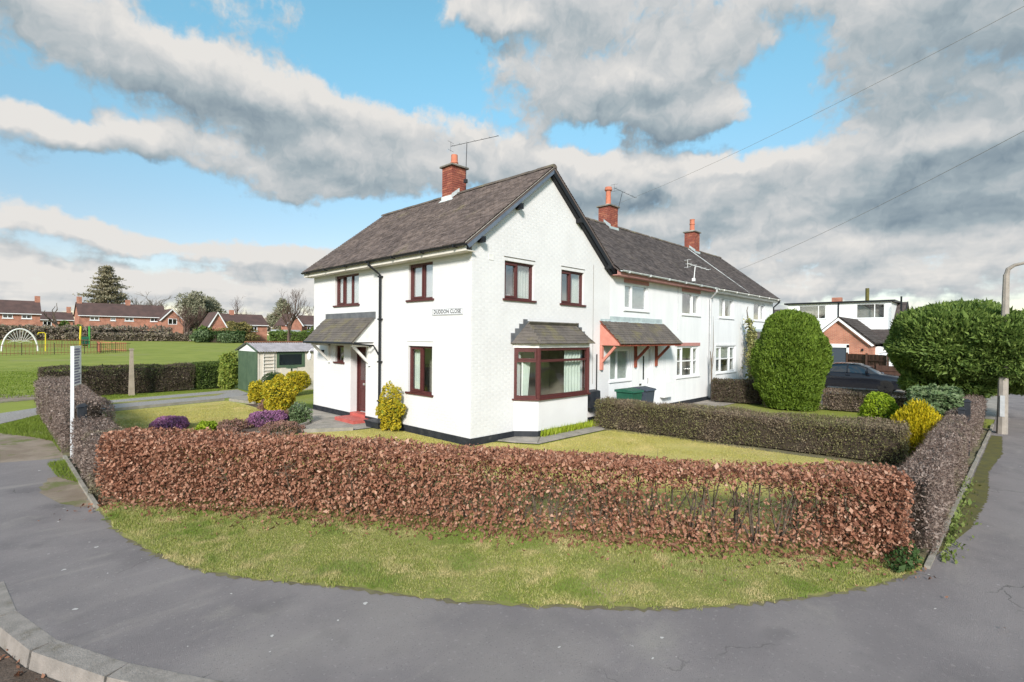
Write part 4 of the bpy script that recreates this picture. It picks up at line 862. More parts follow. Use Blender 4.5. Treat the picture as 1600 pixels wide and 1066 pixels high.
part('arm', MB().tube([(.12,8.45,2.0),(.08,8.53,2.12),(-.0,8.58,2.14),(-.07,8.6,2.08),(-.08,8.6,2.0)], .014, 6), 'upvc', wlt); part('shade', MB().lathe([(.02,.14),(.05,.1),(.075,.06),(.08,.0),(.06,-.1),(.03,-.14)], (-.08,8.6,1.88), 10), 'upvc', wlt)
bl = tag(part('bulkhead_light', MB().box((-.08,7.62,2.08),(0,7.78,2.13)).lathe([(.05,0),(.06,.04),(.03,.07)], (-.05,7.7,2.02), 10), 'black_plastic', None), 'small black outside light under the door canopy', 'wall light')
pot = T('planter', 'small black trough planter by the downpipe of the corner house', 'planter', (-.28,3.75,0))
part('trough', MB().hexa([(-.44,3.42,.012),(-.12,3.42,.012),(-.12,4.05,.012),(-.44,4.05,.012)],[(-.47,3.38,.17),(-.09,3.38,.17),(-.09,4.09,.17),(-.47,4.09,.17)]), 'black_paint', pot); part('rim', MB().box((-.49,3.36,.17),(-.07,4.11,.2)), 'black_paint', pot)

# ---------------------------------------------------------------- terrace: two neighbour houses
def terrace(label, x0, x1, wins, lows, gm, end=False):
    h = T('terrace_house', label, 'house', (x0,0,0), 'terrace houses behind the gable'); ops = [(a,b,3.60,4.50) for a,b in wins]+lows
    mb = MB(); wall_grid(mb, PG, x0, x1, -.1, 4.9, ops); part('wall', mb, 'white_render', h)
    bk = MB().box((x0+.01,5.6,-.1),(x1-.01,5.84,4.9))
    if end: bk.box((x1-.24,.001,-.1),(x1-.001,5.6,4.9)).prism([(x1-.24,0,4.9),(x1-.24,5.84,4.9),(x1-.24,2.9,RZ-.14)], (.239,0,0))
    part('wall', bk, 'white_render', h)
    part('plinth', pbox(MB(), PG, x0, x1, 0, .015, -.1, .15), 'black_paint', h)
    rf = part('roof', MB().prism([(x0,EX,EZ-.03),(x0,2.9,RZ-.03),(x0,2.9,RZ-.09),(x0,EX,EZ-.08)], (x1-x0,0,0)).prism([(x0,6.12,EZ-.03),(x0,2.901,RZ-.03),(x0,2.901,RZ-.09),(x0,6.12,EZ-.08)], (x1-x0,0,0)), 'roof_tile_dark', h)
    U = Vector((0,ul.x,ul.z)); Nn = Vector((0,-ul.z,ul.x)); foliage('roof_tiles', tile_mesh('roof_tiles', (x0-.02,EX-.03,EZ-.02), (1,0,0), U, Nn, x1-x0+.02, slen+.03), 'roof_tile_dark', rf)
    for i in range(int((x1-x0)/.302)): inst('ridge_tile', RIDGE_ME, rf, (x0+.05+i*.302, 2.9, RZ-.035+random.uniform(-.006,.006)), (0,0,0))
    part('fascia', MB().box((x0,EX+.02,EZ-.20),(x1,EX+.045,EZ-.06)).box((x0,EX+.045,EZ-.20),(x1,0,EZ-.18)), gm, h)
    return h
na = terrace('white terrace house with salmon pink trim next to the gable', 5.96, 13.78, [(6.83,8.42),(11.12,12.75)], [(5.96+.06,7.25,1.22,2.25),(10.72,12.72,1.10,2.32),(7.86,8.72,.1,2.25)], 'pink_lintel')
nb_ = terrace('white end terrace house with plain white trim beyond the grey downpipe', 13.79, 22.15, [(14.78,16.45),(19.15,20.85)], [(14.5,16.8,1.10,2.31),(18.9,19.75,.1,2.2)], 'white_trim', True)
part('verge_board', MB().prism([(22.14,EX,EZ-.06),(22.14,2.9,RZ-.06),(22.14,2.9,RZ-.22),(22.14,EX+.1,EZ-.2)], (.03,0,0)), 'white_trim', nb_)
gutter(na, (6.05,EX-.06,EZ-.04), (13.75,EX-.06,EZ-.055), 'lead_white'); gutter(nb_, (13.82,EX-.06,EZ-.07), (22.1,EX-.06,EZ-.06), 'white_trim')
window(na, PG, 6.83, 8.42, 3.60, 4.50, (.36,), (0,), 'upvc', sill='upvc', glass='glass_bright', blind=(.0,'net'), rec=.05)
window(na, PG, 11.12, 12.75, 3.60, 4.50, (.60,), (1,), 'upvc', sill='upvc', glass='glass_bright', rec=.05)
window(nb_, PG, 14.78, 16.45, 3.60, 4.50, (.40,), (1,), 'upvc', sill='upvc', glass='glass_bright', rec=.05, curtains=((.3,.42,0),))
window(nb_, PG, 19.15, 20.85, 3.60, 4.50, (.62,), (1,), 'upvc', sill='upvc', glass='glass_bright', rec=.05)
window(na, PG, 6.02, 7.25, 1.22, 2.25, (.40,), (), 'upvc', sill='upvc', glass='glass', blind=(.0,'net'), rec=.05)
window(na, PG, 10.72, 12.72, 1.10, 2.32, (.27,.73), (0,2), 'upvc', sill='upvc', glass='glass', transom=(.52,(0,1,2)), rec=.05)
window(nb_, PG, 14.5, 16.8, 1.10, 2.31, (.27,.70), (0,2), 'upvc', sill='upvc', glass='glass', transom=(.52,(0,1,2)), rec=.05, blind=(.5,'net'))
for (a, b, z) in ((6.80,8.45,4.51),(11.09,12.78,4.51),(10.55,12.80,2.34)): part('lintel', pbox(MB(), PG, a, b, -.06, .018, z, z+.13), 'pink_lintel', na)
for k in range(14): part('head_brick', pbox(MB(), PG, 14.45+k*.172, 14.60+k*.172, -.02, .012, 2.34, 2.44), 'white_render', nb_)
d_ = part('door', MB().box((7.88,.10,.12),(8.70,.14,2.23)), 'upvc', na); part('door_glass', MB().box((8.28,.092,1.15),(8.36,.1,2.0)), 'glass_dark', d_); part('letterbox', MB().box((8.02,.085,.95),(8.18,.1,1.02)), 'chrome', d_); part('handle', MB().box((8.6,.06,1.0),(8.63,.1,1.2)), 'chrome', d_)
for k in range(9): part('cladding_board', pbox(MB(), PG, 8.78+k*.165, 8.935+k*.165, 0, .02, .15, 2.4), 'white_render', na)
for k in range(3): part('cladding_board', pbox(MB(), PG, 7.32+k*.175, 7.485+k*.175, 0, .02, .15, 2.4), 'white_render', na)
part('door', MB().box((18.92,.1,.12),(19.73,.14,2.2)), 'upvc', nb_)
# pink canopy
cn = part('door_canopy', MB().prism([(5.40,-.02,3.08),(5.40,-.72,2.46),(5.40,-.72,2.40),(5.40,-.02,2.40)], (.03,0,0)), 'pink_paint', na)
part('fascia', MB().box((5.43,-.75,2.38),(9.5,-.70,2.45)), 'red_timber', cn)
ucn = Vector((0,.74,.70)).normalized(); nn_ = Vector((0,-ucn.z,ucn.y))
part('roof_deck', MB().prism([(5.40,-.78,2.445),(5.40,0,3.18),(5.40,0,3.15),(5.40,-.76,2.43)], (4.13,0,0)), 'red_timber', cn)
canopy_tiles(cn, (5.37,-.80,2.45), (1,0,0), ucn, nn_, 4.18, 1.03, .105, .18)
for k in range(11): part('rafter', MB().box((5.6+k*.38,-.76,2.385),(5.66+k*.38,-.02,2.44)), 'red_timber', cn)
part('lead_flashing', MB().box((5.96,-.012,3.14),(9.45,-.022,3.34)).hexa([(5.5,-.02,3.14),(9.45,-.02,3.14),(9.45,-.16,3.02),(5.5,-.16,3.02)],[(5.5,-.02,3.2),(9.45,-.02,3.2),(9.45,-.17,3.05),(5.5,-.17,3.05)]).box((5.42,-.006,3.06),(5.96,-.02,3.24)), 'lead', cn)
for x, m_ in ((5.46,'pink_paint'),(7.52,'red_timber'),(8.98,'red_timber')):
    part('bracket', MB().box((x-.05,-.09,1.62),(x+.05,0,2.40)).bar((x,-.05,1.86),(x,-.55,2.36),.07,.08), m_, cn)
# far canopy
cn = part('door_canopy', MB().prism([(18.2,0,3.0),(18.2,-.8,2.35),(18.2,0,2.35)], (2.2,0,0)), 'slate_blue', nb_)
canopy_tiles(cn, (18.15,-.84,2.36), (1,0,0), Vector((0,.8,.66)).normalized(), Vector((0,-.66,.8)).normalized(), 2.3, 1.04, .13, .25)
part('lead_flashing', MB().box((18.2,-.006,3.0),(20.4,-.02,3.16)), 'lead', cn); part('post', MB().box((18.25,-.75,0),(18.33,-.67,2.4)), 'black_plastic', cn)
part('downpipe', MB().tube([(13.55,EX-.06,EZ-.1),(13.55,EX-.06,EZ-.22),(13.68,-.07,4.35),(13.68,-.07,.1)], .045, 8), 'galvanised', na)
part('downpipe', MB().tube([(22.0,EX-.05,EZ-.1),(22.0,EX-.05,EZ-.2),(22.2,-.02,4.4),(22.2,-.02,.1)], .04, 8), 'black_plastic', nb_)
part('bonding_strip', MB().bar((17.6,EX+.02,EZ+.03),(17.6,2.85,RZ+.0),.09,.02,(0,-.6,.78)), 'lead_white', nb_)
part('cable', MB().tube([(10.75,-.008,4.7),(10.75,-.008,2.95)], .012, 5), 'galvanised', na)
for (hh, cx, pz, ph, st) in ((na, 10.2, 8.14, .86, 1), (nb_, 18.25, 8.30, .72, 2)):
    c_ = chimney(hh, cx, 2.9, 6.9, pz, .62, .56, ph, st)
    part('lead_flashing', MB().prism([(cx-.34,2.6,7.08),(cx+.34,2.6,7.08),(cx+.34,2.6,7.28),(cx-.34,2.6,7.28)], (0,-.012,0)).prism([(cx-.323,2.56,7.2),(cx-.323,2.9,7.46),(cx-.323,2.9,7.60),(cx-.323,2.56,7.34)], (-.012,0,0)), 'lead', c_)
yagi('long faint aerial leaning beside the neighbour chimney', (10.75,2.85,7.85), (11.05,2.75,8.95), (1,.15,.05), 2.4, n=6, wd=.16)
yagi('white aerial standing above the terrace gutter', (11.3,-.38,4.9), (11.42,-.38,5.5), (1,-.25,-.12), 1.3, 'upvc', n=5, grp='roof aerials', wd=.3, r=.011)

# ---------------------------------------------------------------- copper beech hedge across the corner
def beech_hedge():
    p0, p1 = np.array([-6.62,1.12]), np.array([-.22,-8.30]); wd, ht = .68, 1.05
    root = T('beech_hedge', 'long copper brown beech hedge with dead leaves across the street corner', 'hedge', ((p0[0]+p1[0])/2, (p0[1]+p1[1])/2, 0))
    d = (p1-p0)/np.linalg.norm(p1-p0); Ld = np.linalg.norm(p1-p0); nr = np.array([-d[1], d[0]])
    sm = MB()
    for i in range(44):
        q = p0+d*(.15+i*(Ld-.3)/43)+nr*random.uniform(-.1,.1)
        for s in range(5):
            a = np.array([q[0]+random.uniform(-.05,.05), q[1]+random.uniform(-.05,.05), 0.]); e = a+np.array([d[0]*random.uniform(-.25,.25)+nr[0]*random.uniform(-.28,.28), d[1]*random.uniform(-.25,.25)+nr[1]*random.uniform(-.28,.28), random.uniform(.6,.98)])
            m_ = (a+e)/2+np.array([random.uniform(-.06,.06), random.uniform(-.06,.06), 0]); sm.tube([a, m_, e], [.017, .011, .005], 4, False)
            for t in range(5):
                f = random.uniform(.25,.95); b = a+(e-a)*f; c = b+np.array([d[0]*random.uniform(-.22,.22)+nr[0]*random.uniform(-.3,.3), d[1]*random.uniform(-.22,.22)+nr[1]*random.uniform(-.3,.3), random.uniform(.0,.25)])
                sm.tube([b, c], [.006, .002], 3, False)
    part('branches', sm, 'bark', root)['kind'] = 'stuff'
    P, Nn = hedge_points(p0, p1, wd, ht, 78000, .085, .04, .055, lowtuck=.12)
    t = (P[:,:2]-p0)@d/Ld; h = P[:,2]/ht; nz = wob(P, 1.5)*.6+wob(P, 4.2)*.6
    thin = np.clip((t-.42)/.2, 0, 1)*np.clip((.93-t)/.08, 0, 1)*np.clip((.84-h)/.22, 0, 1)*np.clip((h-.10)/.12, 0, 1)
    keep = rng.uniform(0, 1, len(P)) < np.clip(1.0-.46*thin+nz*(.20+.42*thin)-.4*np.clip(.16-h, 0, 1)/.16, .03, 1)
    P, Nn = P[keep], Nn[keep]; foliage('foliage', leaf_mesh('foliage', P, Nn, .046, .6, .3, -.35, 1., .14, .3), 'beech', root)
    n = 13000; Q = np.c_[p0+d*rng.uniform(0, Ld, n)[:,None]+nr*rng.uniform(-.26,.26,n)[:,None], rng.uniform(.12,1.0,n)]; t = (Q[:,:2]-p0)@d/Ld; q = rng.uniform(0,1,n) < np.where((t > .45) & (t < .92) & (Q[:,2] < .85), .22, .9)
    foliage('inner_leaves', leaf_mesh('inner', Q[q], unit(rng.normal(size=(q.sum(),3))), .05, .55, .3, -.3), 'beech', root)
    n = 2600; f = rng.uniform(0, 1, n)*Ld; o = .28+rng.exponential(.16, n); Q = np.c_[p0+d*f[:,None]-nr*o[:,None], np.full(n, .03)+rng.uniform(0,.02,n)]
    lt = link('leaf_litter', leaf_mesh('litter', Q, np.tile([0,0,1.], (n,1)), .045, .55, .05, 0, 1.2), 'litter'); lt['kind'] = 'stuff'; lt['label'] = 'fallen brown leaves along the foot of the beech hedge'; lt['category'] = 'leaves'
beech_hedge()

# clipped privet hedges
hedge('mauve brown clipped hedge running back along the right pavement from the beech hedge', (-.15,-8.42), (6.75,-8.47), .46, .98, 32000, 'privet_mauve', .03)
hedge('mauve brown clipped hedge beyond the black gate posts on the right pavement', (7.75,-8.48), (12.6,-8.60), .50, 1.0, 18000, 'privet_mauve', .032)
hedge('low brown and green hedge between the corner garden and the terrace garden', (4.72,-.55), (5.62,-7.75), .95, .85, 42000, 'privet_green', .032, rough=.07)
hedge('mauve brown clipped hedge beside the beech hedge at the left pavement', (-6.60,1.2), (-6.60,4.55), .62, .92, 17000, 'privet_mauve', .03)
hedge('tall brown clipped hedge beside the estate sign at the left pavement', (-6.50,5.45), (-6.50,13.7), .85, 1.12, 34000, 'privet_mauve', .034)
hedge('dark brown hedge along the edge of the playing field behind the concrete post', (-6.6,18.3), (-1.3,18.55), .9, 1.22, 20000, 'dark_hedge', .05)
hedge('bright green hedge section next to the cream shed', (-1.2,18.55), (.25,18.7), .9, 1.25, 9000, 'green_hedge', .05, core='green_core', tw=.1)
hedge('brown hedge in front of the end terrace house', (13.3,-.35), (13.9,-2.4), .8, .98, 9000, 'dark_hedge', .045)
hedge('brown hedge in front of the parked black car', (14.0,-4.3), (14.6,-7.5), .7, .76, 12000, 'privet_brown', .04)
hedge('sparse brown hedge beneath the tall clipped conifer', (13.0,-2.5), (13.7,-4.3), .5, .6, 4000, 'privet_brown', .04)

# ---------------------------------------------------------------- shrubs and clipped trees
def egg(root, c, rx, z0, z1, n, leafmat, size, core, upb, out):
    t = rng.uniform(0, 1, n); ph = rng.uniform(0, 6.283, n); prof = np.interp(t, [0,.08,.3,.5,.7,.85,.95,1], [.62,.72,.92,1,.93,.74,.46,.1]); z = z0+(z1-z0)*t
    P = np.stack([c[0]+rx*prof*np.cos(ph), c[1]+rx*prof*np.sin(ph), z], 1); dz = np.gradient(np.interp(np.linspace(0,1,200), [0,.08,.3,.5,.7,.85,.95,1], [.62,.72,.92,1,.93,.74,.46,.1]), 1/199)[np.minimum((t*199).astype(int),199)]
    Nn = unit(np.stack([np.cos(ph), np.sin(ph), -dz*rx/(z1-z0)], 1)); P += Nn*(wob(P, 1.8)*.10+wob(P, 6)*.06-rng.exponential(.06, n))[:,None]
    foliage('crown', leaf_mesh('crown', P, Nn, size, .35, out, upb, .8), leafmat, root)
    mb = MB(); pr = [(rx*.86*w_, z0+(z1-z0)*t_) for t_, w_ in ((0,.6),(.1,.74),(.3,.92),(.5,1),(.7,.92),(.85,.72),(.95,.42),(.99,.05))]; mb.lathe(pr, (c[0], c[1], 0), 16); part('inner_growth', mb, core, root)['kind'] = 'stuff'
    part('trunk', MB().tube([(c[0], c[1], 0), (c[0], c[1], z0+.3)], [.1, .07], 8), 'bark', root)
r_ = T('clipped_conifer', 'tall bright green egg-shaped clipped conifer in front of the terrace', 'conifer', (13.3,-3.3,0)); egg(r_, (13.3,-3.3), 1.30, .05, 3.72, 52000, 'conifer', .10, 'green_core', .9, .6)
def big_conifer():
    root = T('large_conifer_bush', 'huge dark green clipped conifer bush around the lamp post', 'conifer', (14.0,-8.1,0)); mb = MB()
    for c, r, n in (((14.2,-8.0,2.45),(2.5,1.60,1.38),44000), ((12.6,-9.15,2.5),(1.0,.85,.95),13000), ((15.6,-9.6,2.3),(1.6,1.4,1.3),16000), ((14.2,-7.9,1.35),(1.9,1.3,.7),9000)):
        P, Nn = shrub_points(c, r, n, .09, .06, .25, power=2.6); foliage('foliage', leaf_mesh('foliage', P, Nn, .14, .32, .75, .35, .7), 'cypress', root); blob(mb, c, r, .86)
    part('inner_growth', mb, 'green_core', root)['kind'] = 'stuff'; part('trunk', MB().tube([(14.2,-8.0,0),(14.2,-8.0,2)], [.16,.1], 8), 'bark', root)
big_conifer()
def golden_conifer():
    c = (6.25,-7.86); root = T('golden_conifer', 'bright golden yellow dwarf conifer at the end of the low hedge', 'conifer', (*c,0)); n = 2600; a = rng.uniform(0,6.283,n); rr = .42*np.sqrt(rng.uniform(0,1,n)); z = rng.uniform(.08,1,n)*(1.22-.45*(rr/.42)**2)
    w_ = np.interp(z, [0,.3,.7,1.0,1.2], [.6,.95,1.05,.8,.4]); B = np.stack([c[0]+rr*w_*np.cos(a), c[1]+rr*w_*np.sin(a), z], 1); Nn = unit(np.stack([np.cos(a)*.45, np.sin(a)*.45, np.full(n,.9)], 1))
    Ps, Ns = [], []
    for k in range(11):
        f = k/10; Ps.append(B+Nn*(f*.17)+rng.normal(size=(n,3))*.016*(1.2-f)); Ns.append(Nn)
    foliage('foliage', leaf_mesh('foliage', np.concatenate(Ps), np.concatenate(Ns), .045, .35, .8, .7, .5), 'golden', root); part('trunk', MB().tube([(*c,0),(*c,.5)], [.04,.02], 6), 'bark', root)
golden_conifer()
shrub('round_shrub', 'round lime green shrub behind the low hedge', (9.9,-6.62,.55), (.48,.48,.56), 7000, 'lime_shrub', .06)
shrub('spreading_shrub', 'grey green spreading shrub left of the gate posts', (8.9,-7.95,.72), (.75,.65,.72), 9000, 'sage_shrub', .085, rough=.22)
shrub('euonymus', 'tall yellow variegated shrub against the house wall beside the downpipe', (-.30,3.02,.52), (.24,.52,.56), 6500, 'euonymus', .05, rough=.28, corek=.7)
shrub('euonymus', 'largest yellow variegated shrub in the flower bed by the path', (-1.2,8.4,.58), (.50,.56,.60), 9000, 'euonymus', .06, rough=.2, group='yellow shrubs')
shrub('euonymus', 'yellow variegated shrub behind and left of the largest one', (-.85,11.3,.45), (.34,.36,.44), 5500, 'euonymus', .06, rough=.2, group='yellow shrubs')
shrub('euonymus', 'yellow variegated shrub under the shed window', (1.45,13.2,.62), (.48,.5,.46), 5500, 'euonymus', .06, rough=.15, group='yellow shrubs')
shrub('box_dome', 'dark green clipped dome behind the yellow shrubs', (.25,12.6,.55), (.55,.6,.55), 6000, 'box_green', .04, rough=.03)
shrub('laurel_shrub', 'spotted light green laurel at the corner of the green shed doors', (.12,17.85,.85), (.42,.45,.95), 6000, 'laurel', .11, rough=.15)
shrub('heather', 'round mound of purple heather left of the path', (-4.55,7.35,.10), (.48,.50,.26), 7000, 'heather_purple', .04, upb=.8, rough=.1, stems=False)
shrub('heather', 'larger mound of deep purple heather nearer the yellow shrubs', (-2.35,6.35,.12), (.62,.52,.28), 9000, 'heather_purple', .04, upb=.8, rough=.16, stems=False)
for i, (x, y, rx, rz, lb) in enumerate([(-3.35,6.15,.42,.22,'rusty pink heather between the two purple heathers'), (-2.55,4.72,.55,.20,'low rusty heather on the near side of the path'), (-3.7,5.35,.3,.2,'small rusty heather beside the path edging'), (-1.7,6.6,.3,.3,'straggly rust brown plant at the corner of the flower bed'), (-1.25,9.3,.3,.35,'dull rust shrub at the foot of the yellow shrubs')]):
    shrub('heather', lb, (x, y, .08), (rx, rx, rz), 3200, 'heather_rust', .045, upb=.6, rough=.25, stems=False, corek=.6)
shrub('sage_plant', 'pale grey green bush at the bend of the garden path', (-1.55,6.0,.25), (.3,.32,.3), 2600, 'sage_shrub', .05, rough=.3, corek=.55)
shrub('leafy_plant', 'small bright green plant among the heathers', (-3.95,6.3,.1), (.25,.25,.18), 1200, 'lime_shrub', .06, stems=False, corek=.6)
shrub('dark_shrub', 'dark evergreen shrub at the foot of the low hedge by the meter box', (5.45,-.35,.32), (.35,.3,.34), 2600, 'box_green', .06, rough=.25)
n = 700; Q = np.c_[rng.uniform(1.98,4.6,n), rng.uniform(-.62,-.49,n), np.zeros(n)]; Q[:,2] = .11
o = link('daffodil_leaves', leaf_mesh('daff', Q, np.tile([0,-.25,1.], (n,1)), .24, .07, 1., .9, .35, .02, .2), 'daffodil'); tag(o, 'row of fresh green daffodil leaves under the bay window', 'plants'); o['kind'] = 'stuff'
shrub('ivy_patch', 'dark ivy and bare stems at the right foot of the beech hedge', (-.62,-8.40,.07), (.42,.13,.12), 700, 'box_green', .045, rough=.35, core=None)
# climbers on the end terrace
cl = T('climbing_plant', 'gnarled climber with pale leaves growing up beside the far porch', 'climber', (17.6,-.5,0))
pth = [(17.7,-.5,0),(17.55,-.5,1.2),(17.7,-.48,2.2),(17.5,-.45,3.0),(17.15,-.42,3.6),(17.05,-.4,4.0),(17.2,-.4,4.2)]
part('stem', MB().tube(pth, [.06,.055,.05,.04,.03,.02,.01], 6), 'bark', cl)
Q = np.concatenate([np.array(a)+(np.array(b)-np.array(a))*rng.uniform(0,1,(k,1))+rng.normal(size=(k,3))*np.array([s_,.10,.06]) for a, b, k, s_ in ((pth[0],pth[1],1300,.22),(pth[1],pth[2],1300,.26),(pth[2],pth[3],700,.19),(pth[3],pth[4],200,.09))]); Q[:,2] = np.maximum(Q[:,2], .03)
foliage('foliage', leaf_mesh('ivy', Q, unit(rng.normal(size=Q.shape)+np.array([0,-1,0])), .10, .7), 'ivy', cl)
cl = T('climbing_plant', 'bare twiggy climber beside the grey downpipe', 'climber', (13.3,-.3,0))
part('stem', MB().tube([(13.35,-.3,0),(13.3,-.3,1.6),(13.2,-.28,2.1)], [.035,.03,.015], 6).tube([(13.3,-.3,1.5),(13.5,-.28,2.2),(13.55,-.25,3.2),(13.6,-.22,3.6)], [.025,.018,.01,.004], 5).tube([(13.3,-.3,1.2),(13.55,-.3,1.9)], [.02,.008], 5), 'bark_grey', cl)

# ---------------------------------------------------------------- grass
grass('verge_grass', 'short patchy grass on the verge in front of the beech hedge', ragged(VERGE, .06, .06)+[(-.35,-8.5),(-.6,-8.15),(-6.75,.75)], 9500, .023, .0065, 'grass', .008)
grass('garden_grass', 'mown pale lawn between the beech hedge and the house', [(-6.2,1.1),(-.4,-7.9),(.4,-8.2),(5.0,-8.2),(4.4,-1.2),(1.2,-1.1),(.7,-.1),(-.1,-.1),(-.1,3.3),(-1.0,3.6),(-2.2,4.2),(-3.5,4.1),(-6.2,4.9)], 1900, .026, .010, 'lawn_grass')
grass('left_lawn_grass', 'mown yellowish lawn between the left hedge and the flower bed', [(-6.0,6.4),(-4.9,6.5),(-3.0,6.3),(-1.9,7.2),(-1.45,8.6),(-1.45,11.4),(-1.5,12.8),(-5.3,12.1),(-6.0,11.9)], 1500, .026, .012, 'lawn_grass')
grass('rough_grass', 'rough green grass beside the dirt patch at the left hedge', [(-7.95,9.8),(-7.3,8.4),(-6.98,7.4),(-6.95,5.6),(-6.92,13.0),(-7.9,11.0)], 3000, .06, .010, 'field_grass', 0)
grass('edge_grass', 'tufts of grass where the left edging meets the beech hedge', [(-7.2,3.2),(-6.97,2.4),(-6.95,4.7),(-7.25,4.6)], 3500, .06, .009, 'field_grass', 0)
grass('field_grass', 'green playing field grass beyond the back hedge', [(-8,19.4),(1.5,19.4),(12,45),(-8,45)], 170, .07, .03, 'field_grass', 0)
grass('drive_grass', 'grass strip along the gravel drive', [(-6.2,16.3),(-.5,17.2),(-.2,17.9),(-6.4,17.7)], 1400, .05, .012, 'field_grass', 0)
n = 420; Q = np.c_[rng.uniform(-.2,5.0,n), -8.70-rng.exponential(.06,n), np.full(n,.03)]; o = link('edge_weeds', leaf_mesh('weeds', Q, np.tile([0,0,1.], (n,1)), .055, .5, .5, .5), 'weed'); tag(o, 'small weeds growing along the right hedge edging', 'weeds'); o['kind'] = 'stuff'

# ---------------------------------------------------------------- street and garden furniture
lp = T('lamp_post', 'concrete street lamp post with curved arm rising through the conifer bush', 'lamp post', (12.1,-9.22,0))
part('post', MB().tube([(12.1,-9.20,0),(12.1,-9.21,2.0),(12.1,-9.235,4.55)], [.125,.105,.07], 8), 'lamp_concrete', lp)
part('arm', MB().tube([(12.1,-9.235,4.5),(12.1,-9.27,4.70),(12.1,-9.40,4.80),(12.1,-9.75,4.88),(12.1,-10.2,4.92)], [.062,.055,.045,.038,.034], 8), 'lamp_concrete', lp)
part('lantern', MB().hexa([(12.0,-10.65,4.86),(12.2,-10.65,4.86),(12.2,-10.15,4.86),(12.0,-10.15,4.86)],[(12.04,-10.6,4.97),(12.16,-10.6,4.97),(12.16,-10.2,4.97),(12.04,-10.2,4.97)]), 'galvanised', lp)
part('cover_plate', MB().box((11.975,-9.25,.5),(11.995,-9.15,1.1)), 'galvanised', lp)
es = T('estate_sign', 'white estate agent sign post with narrow board at the left hedge', 'sign', (-6.84,4.9,0))
part('post', MB().box((-6.868,4.872,0),(-6.812,4.928,2.36)), 'sign_white', es); sbd = part('board', MB().hexa([(-6.845,4.93,1.5),(-6.835,4.93,1.5),(-6.62,5.62,1.5),(-6.63,5.62,1.5)],[(-6.845,4.93,2.36),(-6.835,4.93,2.36),(-6.62,5.62,2.36),(-6.63,5.62,2.36)]), 'sign_white', es)
for k in range(13):
    z = 1.54+k*.06+random.uniform(0,.01); q0 = random.uniform(.05,.2); q1 = random.uniform(.65,.95); hh_ = random.choice([.03,.042])
    f0, f1 = [(-6.835+.215*q, 4.93+.69*q) for q in (q0, q1)]; part('printed_mark', MB().hexa([(f0[0]+.0005,f0[1],z),(f0[0]+.002,f0[1],z),(f1[0]+.002,f1[1],z),(f1[0]+.0005,f1[1],z)],[(f0[0]+.0005,f0[1],z+hh_),(f0[0]+.002,f0[1],z+hh_),(f1[0]+.002,f1[1],z+hh_),(f1[0]+.0005,f1[1],z+hh_)]), 'sign_purple', sbd)
cp = T('concrete_post', 'tapering concrete post in front of the dark hedge', 'post', (-3.78,17.45,0)); part('shaft', MB().hexa([(-3.88,17.36,0),(-3.68,17.36,0),(-3.68,17.54,0),(-3.88,17.54,0)],[(-3.84,17.40,1.93),(-3.73,17.40,1.93),(-3.73,17.50,1.93),(-3.84,17.50,1.93)]), 'post_concrete', cp); part('cap', MB().box((-3.86,17.38,1.93),(-3.71,17.52,2.0)), 'post_concrete', cp)
def gate_posts(pts, labels, grp):
    for (x, y, h), lb in zip(pts, labels):
        g = T('gate_post', lb, 'gate post', (x, y, 0), grp); part('post', MB().box((x-.055,y-.055,0),(x+.055,y+.055,h)), 'black_paint', g); part('cap', MB().hexa([(x-.075,y-.075,h),(x+.075,y-.075,h),(x+.075,y+.075,h),(x-.075,y+.075,h)],[(x-.02,y-.02,h+.06),(x+.02,y-.02,h+.06),(x+.02,y+.02,h+.06),(x-.02,y+.02,h+.06)]), 'black_paint', g)
gate_posts([(6.95,-8.55,1.12),(7.62,-8.62,1.24)], ['nearer black gate post in the gap of the right hedge','taller black gate post farther along the right hedge'], 'gate posts right')
gate_posts([(-6.72,4.75,1.08),(-6.62,5.25,1.04)], ['black gate post beside the estate sign at the left hedge','second black gate post behind the estate sign'], 'gate posts left')
for i, (x, m_, lb) in enumerate([(5.95,'bin_green','green wheelie bin behind the low hedge below the pink canopy'), (6.75,'bin_grey','dark grey wheelie bin right of the green one')]):
    b = T('wheelie_bin', lb, 'bin', (x,-.75,0), 'wheelie bins'); part('body', MB().hexa([(x-.22,-.98,.05),(x+.22,-.98,.05),(x+.22,-.52,.05),(x-.22,-.52,.05)],[(x-.28,-1.06,.95),(x+.28,-1.06,.95),(x+.28,-.46,.95),(x-.28,-.46,.95)]), m_, b)
    part('lid', MB().prism([(x-.32,-1.10,.95),(x-.32,-1.08,1.0),(x-.32,-.70,1.06),(x-.32,-.42,1.02),(x-.32,-.42,.95)], (.64,0,0)), m_, b); part('wheel', MB().lathe([(.1,0),(.1,.05)], (x-.27,-.52,.1), 12, 'x'), 'tyre', b); part('wheel', MB().lathe([(.1,0),(.1,.05)], (x+.22,-.52,.1), 12, 'x'), 'tyre', b)
tag(part('utility_box', pbox(MB(), PG, 9.3, 9.95, .022, .24, .45, 1.02), 'upvc', None), 'white meter cupboard on the terrace wall right of the front door', 'cupboard')
for nm, pts, lb in (('overhead_wire', [(1.2,-13.4,8.3),(0,0,0),(10.25,2.8,8.2)], 'thin upper overhead wire running to the terrace chimney'), ('overhead_wire', [(-.4,-12.4,6.45),(0,0,0),(11.6,-.4,4.8)], 'thin lower overhead wire running to the terrace eaves')):
    a, b, c = [Vector(p) for p in pts]; ln = [a+(c-a)*t+Vector((0,0,-.35*4*t*(1-t))) for t in [i/14 for i in range(15)]]
    tag(part(nm, MB().tube(ln, .004, 4), 'lamp_concrete', None), lb, 'wire', 'overhead wires')
